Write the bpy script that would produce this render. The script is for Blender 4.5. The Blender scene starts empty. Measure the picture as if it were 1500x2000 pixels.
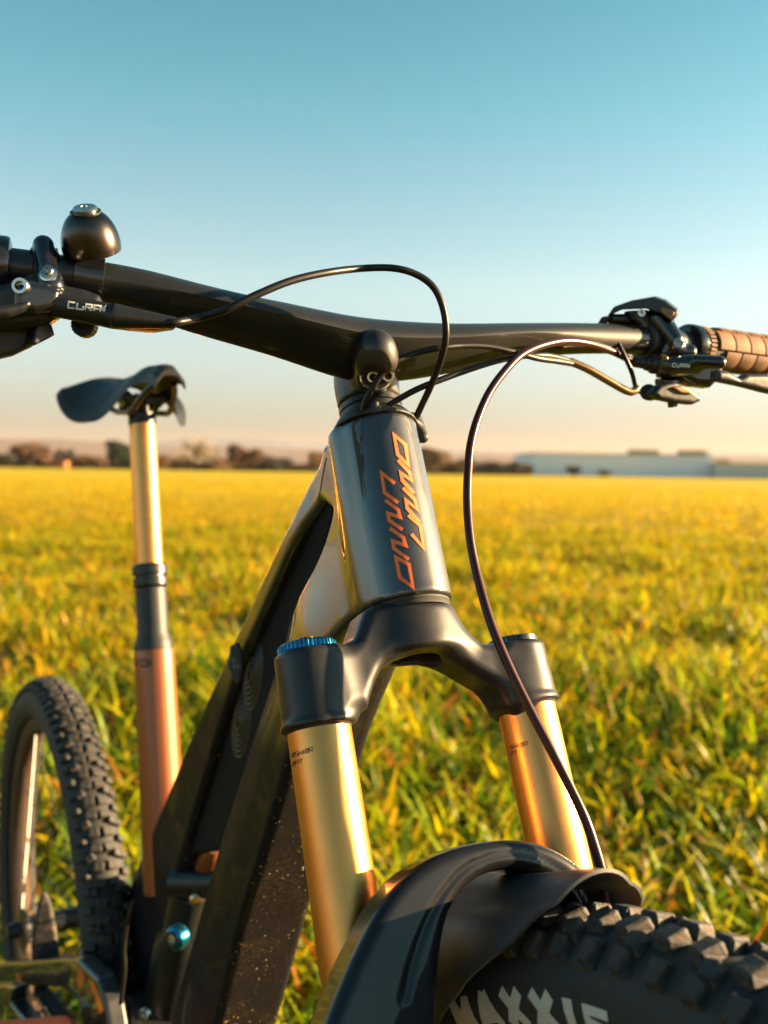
import bpy, math, random
import numpy as np
from mathutils import Vector, Matrix
R = math.radians
rng = np.random.default_rng(7)
random.seed(7)
scene = bpy.context.scene

# ---------------------------------------------------------------- camera
FPX = 1900.0                      # focal length in photo pixels (photo is 1500 x 2000)
PITCH = math.atan(85 / FPX)
ROLL = R(0.9)
CAM = np.array([0.0, 0.0, 0.91])
FW = np.array([0, math.cos(PITCH), -math.sin(PITCH)])
RT0 = np.array([1.0, 0, 0]); UP0 = np.cross(RT0, FW)
RT = math.cos(ROLL) * RT0 + math.sin(ROLL) * UP0
UP = math.cos(ROLL) * UP0 - math.sin(ROLL) * RT0
cam_data = bpy.data.cameras.new('camera')
cam = bpy.data.objects.new('camera', cam_data)
scene.collection.objects.link(cam)
scene.camera = cam
cam.matrix_world = Matrix(((RT[0], UP[0], -FW[0], CAM[0]), (RT[1], UP[1], -FW[1], CAM[1]),
                           (RT[2], UP[2], -FW[2], CAM[2]), (0, 0, 0, 1)))
cam_data.sensor_fit = 'VERTICAL'
cam_data.sensor_height = 36
cam_data.lens = FPX / 2000 * 36
cam_data.clip_start = 0.02
cam_data.clip_end = 9000
cam_data.dof.use_dof = True
cam_data.dof.focus_distance = 0.575
cam_data.dof.aperture_fstop = 7.0

# ---------------------------------------------------------------- sky, sun, exposure
SUN_EL, SUN_AZ = R(13), R(82)      # azimuth clockwise from +Y (the view direction)
SUN = np.array([math.sin(SUN_AZ) * math.cos(SUN_EL), math.cos(SUN_AZ) * math.cos(SUN_EL), math.sin(SUN_EL)])
world = bpy.data.worlds.new('World')
scene.world = world
world.use_nodes = True
wn, wl = world.node_tree.nodes, world.node_tree.links
bgn = wn['Background']
sky = wn.new('ShaderNodeTexSky')
sky.sky_type = 'NISHITA'
sky.sun_disc = False
sky.sun_elevation = SUN_EL
sky.sun_rotation = SUN_AZ
sky.altitude = 200
sky.air_density = 1.0
sky.dust_density = 0.9
sky.ozone_density = 1.3
tcw = wn.new('ShaderNodeTexCoord')
sepw = wn.new('ShaderNodeSeparateXYZ')
wl.new(tcw.outputs['Generated'], sepw.inputs[0])
rmp = wn.new('ShaderNodeValToRGB')
els = rmp.color_ramp.elements
SKYRAMP = [(0.0, (0.54, 0.33, 0.30)), (0.0247, (0.50, 0.355, 0.35)), (0.0445, (0.47, 0.42, 0.46)), (0.1066, (0.731, 0.686, 0.664)), (0.1818, (0.949, 0.91, 0.765)), (0.2536, (0.765, 0.895, 0.745)), (0.3423, (0.526, 0.882, 0.742)), (0.422, (0.39, 0.798, 0.695)), (0.62, (0.332, 0.678, 0.591))]
els[0].position = 0; els[0].color = (*[c for c in SKYRAMP[0][1]], 1)
els[1].position = SKYRAMP[-1][0]; els[1].color = (*SKYRAMP[-1][1], 1)
for p_, c_ in SKYRAMP[1:-1]:
    e_ = els.new(p_); e_.color = (*c_, 1)
wl.new(sepw.outputs['Z'], rmp.inputs[0])
mulw = wn.new('ShaderNodeMix'); mulw.data_type = 'RGBA'; mulw.blend_type = 'MULTIPLY'
mulw.inputs['Factor'].default_value = 1
wl.new(sky.outputs[0], mulw.inputs['A']); wl.new(rmp.outputs[0], mulw.inputs['B'])
wl.new(mulw.outputs['Result'], bgn.inputs['Color'])
bgn.inputs['Strength'].default_value = 0.05
sd = bpy.data.lights.new('sun', 'SUN')
sd.energy = 5.0
sd.angle = R(0.6)
sd.color = (1.0, 0.68, 0.35)
so = bpy.data.objects.new('sun', sd)
scene.collection.objects.link(so)
so.rotation_euler = Vector(SUN).to_track_quat('Z', 'Y').to_euler()
so.location = (8, 2, 6)
vs = scene.view_settings
vs.view_transform = 'Standard'; vs.look = 'None'; vs.gamma = 1; vs.use_curve_mapping = False
vs.exposure = 2.585
scene.cycles.max_bounces = 8
scene.cycles.use_denoising = True

# ---------------------------------------------------------------- projection helpers (photo measurements -> metres)
def unproj(x, y, z):
    return CAM + z * (FW + RT * (x - 750) / FPX + UP * (1000 - y) / FPX)
def ray(x, y):
    d = FW + RT * (x - 750) / FPX + UP * (1000 - y) / FPX
    return d / np.linalg.norm(d)
def proj(p):
    d = np.asarray(p) - CAM; z = d @ FW
    return np.array([750 + FPX * (d @ RT) / z, 1000 - FPX * (d @ UP) / z, z])
def hit_plane(x, y, p0, nrm):
    d = ray(x, y)
    return CAM + d * (((np.asarray(p0) - CAM) @ nrm) / (d @ nrm))

# bike frames of reference -------------------------------------------------
EZ = np.array([0, 0, 1.0])
A_FORK, A_FRAME, HEADANG = R(25.9), R(28), R(65)
HD = np.array([math.sin(A_FORK), -math.cos(A_FORK), 0])        # where the fork points
NL = np.array([math.cos(A_FORK), math.sin(A_FORK), 0])         # towards the rider's left
AX = -math.cos(HEADANG) * HD + math.sin(HEADANG) * EZ          # steering axis, up
PV = math.sin(HEADANG) * HD + math.cos(HEADANG) * EZ           # square to it, forwards
M0 = np.array([.0277, .5668, .7644])
def L(l, p, s): return M0 + l * NL + p * PV + s * AX
def toL(P):
    D = np.asarray(P) - M0
    return np.stack([D @ NL, D @ PV, D @ AX], -1)
HF = np.array([math.sin(A_FRAME), -math.cos(A_FRAME), 0])
NF = np.array([math.cos(A_FRAME), math.sin(A_FRAME), 0])
F0 = np.array([M0[0], M0[1], 0])
def Fr(l, t, z): return F0 + l * NF - t * HF + z * EZ          # t runs backwards from the fork crown
def toF(P):
    D = np.asarray(P) - F0
    return np.stack([D @ NF, -(D @ HF), D @ EZ], -1)
def pxF(x, y, l=0.0):
    return toF(hit_plane(x, y, F0 + l * NF, NF))
def pxL(x, y, p):
    return toL(hit_plane(x, y, M0 + p * PV, PV))

# ---------------------------------------------------------------- scene graph helpers
ORG = {}
def link(o): scene.collection.objects.link(o)
def thing(name, label, cat, loc=(0, 0, 0), group=None):
    o = bpy.data.objects.new(name, None); link(o)
    o.location = loc; o.empty_display_size = .1
    o['label'] = label; o['category'] = cat
    if group: o['group'] = group
    ORG[o] = np.array(loc, float)
    return o
def grp(name, parent, loc, label=None):
    o = bpy.data.objects.new(name, None); link(o)
    o.parent = parent; o.location = np.array(loc) - ORG[parent]
    ORG[o] = np.array(loc, float)
    if label: o['label'] = label
    return o
def mesh_from(name, V, Fc, mats, smooth=True, auto=None, fmat=None):
    me = bpy.data.meshes.new(name)
    if isinstance(Fc, np.ndarray):
        nv, k = len(V), Fc.shape[1]
        me.vertices.add(nv); me.vertices.foreach_set('co', np.asarray(V, np.float32).ravel())
        me.loops.add(Fc.size); me.loops.foreach_set('vertex_index', Fc.astype(np.int32).ravel())
        me.polygons.add(len(Fc)); me.polygons.foreach_set('loop_start', (np.arange(len(Fc)) * k).astype(np.int32))
        me.update(calc_edges=True); me.validate()
    else:
        me.from_pydata([tuple(map(float, v)) for v in V], [], Fc)
        me.update()
    for m in (mats if isinstance(mats, (list, tuple)) else [mats]): me.materials.append(m)
    if fmat is not None: me.polygons.foreach_set('material_index', np.asarray(fmat, np.int32))
    me.polygons.foreach_set('use_smooth', np.full(len(me.polygons), bool(smooth)))
    if auto: me.set_sharp_from_angle(angle=R(auto))
    return me
def add(name, V, Fc, mat, parent=None, label=None, smooth=True, auto=None, fmat=None, origin=None, kind=None):
    V = np.asarray(V, float)
    c = (V.min(0) + V.max(0)) / 2 if origin is None else np.asarray(origin, float)
    me = mesh_from(name, V - c, Fc, mat, smooth, auto, fmat)
    o = bpy.data.objects.new(name, me); link(o)
    if parent is not None:
        o.parent = parent; o.location = c - ORG[parent]
    else: o.location = c
    ORG[o] = c
    if label: o['label'] = label
    if kind: o['kind'] = kind
    return o
def tag(o, label, cat, group=None):
    o['label'] = label; o['category'] = cat
    if group: o['group'] = group
    return o
class MB:
    def __init__(s): s.V = []; s.F = []; s.n = 0; s.m = []
    def put(s, V, Fc, m=0):
        s.V.append(np.asarray(V, float)); s.F += [tuple(int(i) + s.n for i in f) for f in Fc]; s.n += len(V); s.m += [m] * len(Fc)
        return s
    def build(s, name, mat, parent=None, label=None, smooth=True, auto=35, **k):
        return add(name, np.concatenate(s.V), s.F, mat, parent, label, smooth, auto, fmat=s.m, **k)

# ---------------------------------------------------------------- curves, tubes, lathes
def unit(v): v = np.asarray(v, float); return v / (np.linalg.norm(v) + 1e-12)
def spline(P, n=8):
    P = [np.asarray(p, float) for p in P]
    P = [2 * P[0] - P[1]] + P + [2 * P[-1] - P[-2]]
    out = []
    for i in range(1, len(P) - 2):
        a, b, c, d = P[i - 1:i + 3]
        for k in range(n):
            t = k / n
            out.append(.5 * (2 * b + (c - a) * t + (2 * a - 5 * b + 4 * c - d) * t * t + (3 * b - a - 3 * c + d) * t ** 3))
    out.append(P[-2]); return np.array(out)
def tube_geo(P, r, k=12, caps=True, up=None):
    P = np.asarray(P, float); n = len(P); r = np.broadcast_to(r, (n,)).astype(float)
    T = np.gradient(P, axis=0); T /= np.linalg.norm(T, axis=1)[:, None]
    a = unit(np.cross(T[0], up if up is not None else (0.31, .2, .93)))
    V = []
    for i in range(n):
        a = unit(a - T[i] * (a @ T[i])); b = np.cross(T[i], a)
        for j in range(k):
            t = 2 * math.pi * j / k
            V.append(P[i] + r[i] * (math.cos(t) * a + math.sin(t) * b))
    F = []
    for i in range(n - 1):
        for j in range(k):
            F.append((i * k + j, i * k + (j + 1) % k, (i + 1) * k + (j + 1) % k, (i + 1) * k + j))
    if caps: F += [tuple(range(k))[::-1], tuple((n - 1) * k + j for j in range(k))]
    return V, F
def tube(name, P, r, mat, parent, k=12, label=None):
    V, F = tube_geo(P, r, k); return add(name, V, F, mat, parent, label, True, 50)
def basis(ax, ref=None):
    ax = unit(ax); a = unit(np.cross(ref if ref is not None else ((0, 0, 1) if abs(ax[2]) < .9 else (1, 0, 0)), ax))
    return a, np.cross(ax, a), ax
def lathe_geo(c, ax, prof, k=40, ref=None):
    """prof: (radius, height) pairs along axis ax from c"""
    a, b, ax = basis(ax, ref); V = []; F = []
    for r_, h_ in prof:
        for j in range(k):
            t = 2 * math.pi * j / k
            V.append(np.asarray(c) + ax * h_ + r_ * (math.cos(t) * a + math.sin(t) * b))
    for i in range(len(prof) - 1):
        for j in range(k):
            F.append((i * k + j, i * k + (j + 1) % k, (i + 1) * k + (j + 1) % k, (i + 1) * k + j))
    if prof[0][0] > 1e-6: F.append(tuple(range(k))[::-1])
    if prof[-1][0] > 1e-6: F.append(tuple((len(prof) - 1) * k + j for j in range(k)))
    return V, F
def lathe(name, c, ax, prof, mat, parent, k=40, auto=30, label=None):
    V, F = lathe_geo(c, ax, prof, k); return add(name, V, F, mat, parent, label, True, auto)
def torus_geo(c, ax, Rr, r, k=32, m=10):
    a, b, ax = basis(ax); V = []; F = []
    for i in range(k):
        t = 2 * math.pi * i / k; d = math.cos(t) * a + math.sin(t) * b
        for j in range(m):
            q = 2 * math.pi * j / m; V.append(np.asarray(c) + d * (Rr + r * math.cos(q)) + ax * r * math.sin(q))
    for i in range(k):
        for j in range(m): F.append((i * m + j, ((i + 1) % k) * m + j, ((i + 1) % k) * m + (j + 1) % m, i * m + (j + 1) % m))
    return V, F
def box_geo(c, hx, hy, hz, ex, ey, ez, bev=0.15):
    """box with chamfered edges; half sizes and axes"""
    import itertools
    V = []; b = bev * min(hx, hy, hz)
    H = (hx, hy, hz); E = (np.asarray(ex), np.asarray(ey), np.asarray(ez))
    idx = {}
    for s in itertools.product((-1, 1), repeat=3):
        for a in range(3):
            v = np.asarray(c, float).copy()
            for q in range(3): v = v + E[q] * s[q] * (H[q] if q == a else H[q] - b)
            idx[s, a] = len(V); V.append(v)
    F = []
    def quad(l, nrm):
        p = [V[i] for i in l]; n_ = np.cross(p[1] - p[0], p[2] - p[0])
        F.append(tuple(l) if n_ @ nrm > 0 else tuple(l[::-1]))
    for a in range(3):
        o = [q for q in range(3) if q != a]
        for sg in (-1, 1):
            l = []
            for u_, v_ in ((-1, -1), (1, -1), (1, 1), (-1, 1)):
                s = [0, 0, 0]; s[a] = sg; s[o[0]] = u_; s[o[1]] = v_; l.append(idx[tuple(s), a])
            quad(l, E[a] * sg)
    for a, b2 in ((0, 1), (0, 2), (1, 2)):
        c3 = 3 - a - b2
        for sa in (-1, 1):
            for sb in (-1, 1):
                def g(sc, w):
                    s = [0, 0, 0]; s[a] = sa; s[b2] = sb; s[c3] = sc; return idx[tuple(s), w]
                quad([g(-1, a), g(1, a), g(1, b2), g(-1, b2)], E[a] * sa + E[b2] * sb)
    for s in itertools.product((-1, 1), repeat=3):
        quad([idx[s, 0], idx[s, 1], idx[s, 2]], E[0] * s[0] + E[1] * s[1] + E[2] * s[2])
    return V, F

# ---------------------------------------------------------------- distance-field modelling (surface nets)
def sdf_mesh(fn, lo, hi, step, newton=3):
    lo = np.asarray(lo, float); hi = np.asarray(hi, float)
    n = np.maximum(4, np.ceil((hi - lo) / step).astype(int) + 1)
    ax = [lo[i] + step * np.arange(n[i]) for i in range(3)]
    F = np.empty(n, np.float32)
    for i in range(0, n[0], 16):
        X = np.stack(np.meshgrid(ax[0][i:i + 16], ax[1], ax[2], indexing='ij'), -1)
        F[i:i + 16] = fn(X.reshape(-1, 3)).reshape(X.shape[:3])
    F[0] = F[-1] = np.maximum(F[0], 1e-4); F[:, 0] = np.maximum(F[:, 0], 1e-4); F[:, -1] = np.maximum(F[:, -1], 1e-4)
    F[0] = np.maximum(F[0], 1e-4); F[-1] = np.maximum(F[-1], 1e-4)
    F[:, :, 0] = np.maximum(F[:, :, 0], 1e-4); F[:, :, -1] = np.maximum(F[:, :, -1], 1e-4)
    S = F < 0
    c = [S[a:S.shape[0] - 1 + a, b:S.shape[1] - 1 + b, d:S.shape[2] - 1 + d] for a in (0, 1) for b in (0, 1) for d in (0, 1)]
    cnt = sum(x.astype(np.int8) for x in c)
    mix = (cnt > 0) & (cnt < 8)
    I = np.argwhere(mix); idx = -np.ones(mix.shape, np.int32); idx[tuple(I.T)] = np.arange(len(I))
    acc = np.zeros((len(I), 3)); wt = np.zeros(len(I))
    corners = [(a, b, d) for a in (0, 1) for b in (0, 1) for d in (0, 1)]
    for A in corners:
        for q in range(3):
            if A[q]: continue
            B = list(A); B[q] = 1
            fa = F[tuple((I + A).T)]; fb = F[tuple((I + B).T)]
            m = (fa < 0) != (fb < 0)
            t = np.where(m, fa / np.where(m, fa - fb, 1), 0)
            P = I + np.array(A, float); P = P.astype(float); P[:, q] += t
            acc[m] += P[m]; wt[m] += 1
    V = lo + step * acc / wt[:, None]
    faces = []
    for q in range(3):
        o = [x for x in range(3) if x != q]
        sl0 = [slice(1, -1)] * 3; sl0[q] = slice(0, -1); sl1 = list(sl0); sl1[q] = slice(1, None)
        a, b = S[tuple(sl0)], S[tuple(sl1)]
        E_ = np.argwhere(a != b)
        flip = a[tuple(E_.T)]
        off = np.ones(3, int); off[q] = 0; E_ = E_ + off
        def cell(da, db):
            C = E_.copy(); C[:, o[0]] -= da; C[:, o[1]] -= db; return idx[tuple(C.T)]
        Q = np.stack([cell(1, 1), cell(0, 1), cell(0, 0), cell(1, 0)], 1)
        if q == 1: flip = ~flip
        Q[~flip] = Q[~flip][:, ::-1]
        faces.append(Q)
    Fc = np.concatenate(faces)
    e = step * .25
    for _ in range(newton):
        f = fn(V); g = np.stack([(fn(V + e * np.eye(3)[i]) - fn(V - e * np.eye(3)[i])) / (2 * e) for i in range(3)], -1)
        g2 = (g * g).sum(1) + 1e-6
        d = (f / g2)[:, None] * g
        ln = np.linalg.norm(d, axis=1)[:, None]; d *= np.minimum(1, step * .7 / (ln + 1e-12))
        V = V - d * .9
    return V, Fc
def smin(a, b, k):
    h = np.clip(.5 + .5 * (b - a) / k, 0, 1); return b + (a - b) * h - k * h * (1 - h)
def smax(a, b, k): return -smin(-a, -b, k)
def d_caps(P, a, b, ra, rb=None):
    a = np.asarray(a, float); b = np.asarray(b, float); rb = ra if rb is None else rb
    ab = b - a; t = np.clip(((P - a) @ ab) / (ab @ ab), 0, 1)
    return np.linalg.norm(P - a - t[:, None] * ab, axis=1) - (ra + (rb - ra) * t)
def d_cyl(P, a, b, ra, rb=None, rnd=0.001):
    a = np.asarray(a, float); b = np.asarray(b, float); rb = ra if rb is None else rb
    ab = b - a; ln = np.linalg.norm(ab); u = ab / ln; h = (P - a) @ u
    rad = np.linalg.norm(P - a - h[:, None] * u, axis=1)
    r_ = ra + (rb - ra) * np.clip(h / ln, 0, 1)
    x = rad - r_ + rnd; y = np.abs(h - ln / 2) - ln / 2 + rnd
    return np.minimum(np.maximum(x, y), 0) + np.hypot(np.maximum(x, 0), np.maximum(y, 0)) - rnd
def d_box(P, c, E, H, rnd=0.001):
    D = P - np.asarray(c); q = np.stack([np.abs(D @ np.asarray(E[i])) - H[i] + rnd for i in range(3)], -1)
    return np.linalg.norm(np.maximum(q, 0), axis=1) + np.minimum(q.max(1), 0) - rnd
def d_ell(P, c, E, H):
    D = P - np.asarray(c); q = np.stack([(D @ np.asarray(E[i])) / H[i] for i in range(3)], -1)
    k0 = np.linalg.norm(q, axis=1); k1 = np.linalg.norm(q / np.asarray(H), axis=1)
    return k0 * (k0 - 1) / (k1 + 1e-9)
def d_poly2(Q, pts):
    pts = np.asarray(pts, float); n = len(pts)
    d = np.full(len(Q), 1e9); s = np.ones(len(Q))
    for i in range(n):
        a, b = pts[i], pts[i - 1]; e = b - a; w = Q - a
        t = np.clip((w @ e) / (e @ e + 1e-12), 0, 1); bb = w - t[:, None] * e
        d = np.minimum(d, (bb * bb).sum(1))
        c1 = Q[:, 1] >= a[1]; c2 = Q[:, 1] < b[1]; c3 = e[0] * w[:, 1] > e[1] * w[:, 0]
        flip = (c1 & c2 & c3) | (~c1 & ~c2 & ~c3); s = np.where(flip, -s, s)
    return s * np.sqrt(d)
def extr(d2, h, hh, rnd):
    x = d2 + rnd; y = np.abs(h) - hh + rnd
    return np.minimum(np.maximum(x, y), 0) + np.hypot(np.maximum(x, 0), np.maximum(y, 0)) - rnd
def sdf_obj(name, fn, lo, hi, step, mat, parent, label=None, **k):
    V, F = sdf_mesh(fn, lo, hi, step); return add(name, V, F, mat, parent, label, True, **k)
def bbox(pts, pad):
    P = np.array(pts); return P.min(0) - pad, P.max(0) + pad
def slab_fn(px, depth, thick, rnd, nrm=None, u=None):
    """outline measured in the photo, set on an upright plane facing nrm through depth, with real thickness behind it"""
    nrm = unit(HD if nrm is None else nrm)
    c = np.mean(np.array(px), 0); p0 = unproj(c[0], c[1], depth)
    a, b, n_ = basis(nrm, EZ)
    W = [hit_plane(x, y, p0, n_) for x, y in px]
    pts = [((w - p0) @ a, (w - p0) @ b) for w in W]
    def fn(P):
        D = P - p0; Q = np.stack([D @ a, D @ b], -1)
        return extr(d_poly2(Q, pts), D @ n_ + thick / 2, thick / 2, rnd)
    W2 = W + [w - n_ * thick for w in W]
    return fn, W2
def slab(name, px, depth, thick, rnd, mat, parent, step=.0011, label=None, nrm=None):
    fn, W = slab_fn(px, depth, thick, rnd, nrm); lo, hi = bbox(W, .003)
    return sdf_obj(name, fn, lo, hi, step, mat, parent, label)
def march(x, y, fn, near=.2, far=2.0):
    d = ray(x, y); t = near
    for _ in range(90):
        v = float(fn((CAM + d * t)[None])[0])
        if v < 2e-5: return CAM + d * t
        t += v * .9
        if t > far: return None
    return CAM + d * t
# lettering laid on a surface -------------------------------------------------
def ribbon(P, w, closed=False):
    P = [np.asarray(p, float) for p in P]; n = len(P); Lp = []; Rp = []
    for i in range(n):
        if closed: a, b, c = P[i - 1], P[i], P[(i + 1) % n]
        else: a, b, c = P[max(i - 1, 0)], P[i], P[min(i + 1, n - 1)]
        d1 = b - a if np.linalg.norm(b - a) > 1e-9 else c - b; d2 = c - b if np.linalg.norm(c - b) > 1e-9 else d1
        d1 = d1 / np.linalg.norm(d1); d2 = d2 / np.linalg.norm(d2)
        n1 = np.array([-d1[1], d1[0]]); n2 = np.array([-d2[1], d2[0]]); m = n1 + n2
        m = m / max(np.linalg.norm(m), 1e-6); m = m / max(.45, m @ n1)
        Lp.append(b + m * w / 2); Rp.append(b - m * w / 2)
    return Lp, Rp
def decal(name, strokes, w, place, mat, parent, sub=5, lift=None, label=None):
    """strokes: list of (points, closed) in a flat lettering plane; place maps (x, y, k) to a surface point"""
    V = []; F = []
    for si, (P, closed) in enumerate(strokes):
        Q = []
        m = len(P) if closed else len(P) - 1
        Lp, Rp = ribbon(P, w, closed)
        for i in range(m):
            j = (i + 1) % len(P)
            for k in range(sub):
                t = k / sub; Q.append((Lp[i] * (1 - t) + Lp[j] * t, Rp[i] * (1 - t) + Rp[j] * t))
        if not closed: Q.append((Lp[-1], Rp[-1]))
        base = len(V)
        for a, b in Q:
            for q in (0, .5, 1): V.append(place(*(a * (1 - q) + b * q), si))
        nq = len(Q)
        for i in range(nq if closed else nq - 1):
            j = (i + 1) % nq
            for q in (0, 1): F.append((base + i * 3 + q, base + j * 3 + q, base + j * 3 + q + 1, base + i * 3 + q + 1))
    V = np.array(V)
    # orient towards the camera side
    f = F[0]; n_ = np.cross(V[f[1]] - V[f[0]], V[f[2]] - V[f[0]])
    if n_ @ (CAM - V[f[0]]) < 0: F = [q[::-1] for q in F]
    return add(name, V, F, mat, parent, label, True)
GL = {'K': ([(0, 0), (0, 1)], [(1, 1), (.12, .5), (1, 0)]), 'A': ([(0, 0), (0, 1), (1, 1), (1, 0)], [(.1, .42), (.9, .42)]),
      'S': ([(1, 1), (0, 1), (0, .5), (1, .5), (1, 0), (0, 0)],), 'H': ([(0, 0), (0, 1)], [(1, 0), (1, 1)], [(.1, .5), (.9, .5)]),
      'I': ([(.5, 0), (.5, 1)],), 'M': ([(0, 0), (0, 1), (1, 1), (1, 0)], [(.5, .95), (.5, 0)]),
      'C': ([(1, 1), (0, 1), (0, 0), (1, 0)],), 'O': ([(0, 0), (0, 1), (1, 1), (1, 0), (0, 0)],),
      'T': ([(0, 1), (1, 1)], [(.5, .95), (.5, 0)]), 'U': ([(0, 1), (0, 0), (1, 0), (1, .6)],),
      'R': ([(0, 0), (0, 1), (1, 1), (1, .5), (.3, .5), (1, 0)],), '4': ([(.75, 0), (.75, 1), (0, .3), (1, .3)],),
      'L': ([(0, 1), (0, 0), (1, 0)],), 'F': ([(1, 1), (0, 1), (0, 0)], [(.1, .5), (.8, .5)]), 'X': ([(0, 0), (1, 1)], [(0, 1), (1, 0)]),
      'Z': ([(0, 1), (1, 1), (0, 0), (1, 0)],), 'N': ([(0, 0), (0, 1), (1, 0), (1, 1)],), 'E': ([(1, 1), (0, 1), (0, 0), (1, 0)], [(.1, .5), (.8, .5)])}
def text_strokes(txt, x0, y0, ux, uy, w, h, gap, slant=0.0):
    """letters from (x0,y0) baseline, advancing along ux (unit 2-vector), up along uy"""
    out = []; ux = np.array(ux, float); uy = np.array(uy, float); o = np.array((x0, y0), float)
    for ch in txt:
        if ch == ' ': o = o + ux * (w * .6 + gap); continue
        ww = w * .35 if ch == 'I' else w
        for st in GL[ch]: out.append(([o + ux * (p[0] * ww + slant * p[1] * h) + uy * p[1] * h for p in st], False))
        o = o + ux * (ww + gap)
    return out

# ---------------------------------------------------------------- materials
def mat(name, col, rough=.5, metal=0., coat=0., crough=.04, cior=1.5, spec=.5, bump=None, var=None, rvar=None, dirt=None, aniso=0., trans=0., sheen=0., specks=None, reflect_fade=None):
    m = bpy.data.materials.new(name); m.use_nodes = True
    nt = m.node_tree; N = nt.nodes; K = nt.links; b = N['Principled BSDF']
    b.inputs['Roughness'].default_value = rough; b.inputs['Metallic'].default_value = metal
    b.inputs['Coat Weight'].default_value = coat; b.inputs['Coat Roughness'].default_value = crough; b.inputs['Coat IOR'].default_value = cior
    b.inputs['Specular IOR Level'].default_value = spec; b.inputs['Sheen Weight'].default_value = sheen
    b.inputs['Anisotropic'].default_value = aniso
    tc = N.new('ShaderNodeTexCoord')
    def noise(scale, det=4, rg=.6, dist=0, vec=None):
        n = N.new('ShaderNodeTexNoise'); n.inputs['Scale'].default_value = scale; n.inputs['Detail'].default_value = det
        n.inputs['Roughness'].default_value = rg; n.inputs['Distortion'].default_value = dist
        K.new(vec or tc.outputs['Object'], n.inputs['Vector']); return n.outputs['Fac']
    def mr(src, a, b_, c, d, clamp=True):
        n = N.new('ShaderNodeMapRange'); n.clamp = clamp
        for i, v in enumerate((a, b_, c, d)): n.inputs[i + 1].default_value = v
        K.new(src, n.inputs[0]); return n.outputs[0]
    def mixc(f, a, b_):
        n = N.new('ShaderNodeMix'); n.data_type = 'RGBA'; K.new(f, n.inputs['Factor'])
        for s, v in (('A', a), ('B', b_)):
            if isinstance(v, tuple): n.inputs[s].default_value = (*v, 1)
            else: K.new(v, n.inputs[s])
        return n.outputs['Result']
    def math_(op, a, b_=None):
        n = N.new('ShaderNodeMath'); n.operation = op
        for i, v in enumerate((a, b_)):
            if v is None: continue
            if isinstance(v, (int, float)): n.inputs[i].default_value = v
            else: K.new(v, n.inputs[i])
        return n.outputs[0]
    c = tuple(col); cs = None
    if var: cs = mixc(mr(noise(var[0], 5), .35, .65, 0, 1), c, tuple(var[1]))
    rs = None
    if rvar: rs = mr(noise(rvar[0], 6), .3, .7, rvar[1], rvar[2])
    if dirt:
        # dirt = (scale, threshold, colour, optional direction the dirt flew from, optional (z low, z high))
        f = mr(noise(dirt[0], 8, .75), dirt[1], dirt[1] + .06, 0, 1)
        if len(dirt) > 3 and dirt[3] is not None:
            g = N.new('ShaderNodeNewGeometry'); vm = N.new('ShaderNodeVectorMath'); vm.operation = 'DOT_PRODUCT'
            K.new(g.outputs['Normal'], vm.inputs[0]); vm.inputs[1].default_value = tuple(dirt[3])
            big = mr(noise(dirt[0] * .12, 4), .3, .7, -.25, .25)
            f = math_('MULTIPLY', f, mr(math_('ADD', vm.outputs['Value'], big), .25, .7, 0, 1))
            f = math_('MULTIPLY', f, mr(noise(11, 5, .7, .6), .40, .62, .08, 1))
        if len(dirt) > 4:
            g2 = N.new('ShaderNodeNewGeometry'); sp = N.new('ShaderNodeSeparateXYZ'); K.new(g2.outputs['Position'], sp.inputs[0])
            f = math_('MULTIPLY', f, mr(sp.outputs['Z'], dirt[4][0], dirt[4][1], 1, 0))
        cs = mixc(f, cs if cs is not None else c, tuple(dirt[2]))
        r0 = N.new('ShaderNodeMix'); K.new(f, r0.inputs[0])
        if rs is not None: K.new(rs, r0.inputs[2])
        else: r0.inputs[2].default_value = rough
        r0.inputs[3].default_value = .9; rs = r0.outputs[0]
        K.new(math_('MULTIPLY', math_('SUBTRACT', 1.0, f), coat), b.inputs['Coat Weight'])
        K.new(math_('MULTIPLY', math_('SUBTRACT', 1.0, f), metal), b.inputs['Metallic'])
    if specks:
        vo = N.new('ShaderNodeTexVoronoi'); vo.inputs['Scale'].default_value = specks[0]; K.new(tc.outputs['Object'], vo.inputs['Vector'])
        wv = N.new('ShaderNodeTexWhiteNoise'); K.new(vo.outputs['Color'], wv.inputs['Vector'])
        sz = mr(wv.outputs['Value'], .4, 1, 0, specks[1])
        f2 = math_('LESS_THAN', vo.outputs['Distance'], sz)
        f2 = math_('MULTIPLY', f2, mr(math_('ADD', vm.outputs['Value'], big), .0, .5, 0, 1))
        f2 = math_('MULTIPLY', f2, mr(sp.outputs['Z'], .62, .86, 1, 0))
        f2 = math_('MULTIPLY', f2, mr(noise(26, 3), .42, .58, 0, 1))
        cs = mixc(f2, cs, tuple(specks[2]))
    if reflect_fade:       # darker reflections put in low on the frame: coat and specular faded
        fz = mr(sp.outputs['Z'], reflect_fade[0], reflect_fade[1], reflect_fade[2], 1)
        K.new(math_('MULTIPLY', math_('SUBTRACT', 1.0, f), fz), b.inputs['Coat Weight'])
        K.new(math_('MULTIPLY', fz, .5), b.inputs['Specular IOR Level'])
    if cs is not None: K.new(cs, b.inputs['Base Color'])
    else: b.inputs['Base Color'].default_value = (*c, 1)
    if rs is not None: K.new(rs, b.inputs['Roughness'])
    if bump:
        bn = N.new('ShaderNodeBump'); bn.inputs['Strength'].default_value = bump[1]; bn.inputs['Distance'].default_value = bump[2] if len(bump) > 2 else .0005
        K.new(noise(bump[0], 6, .65), bn.inputs['Height']); K.new(bn.outputs[0], b.inputs['Normal'])
    return m
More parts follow.
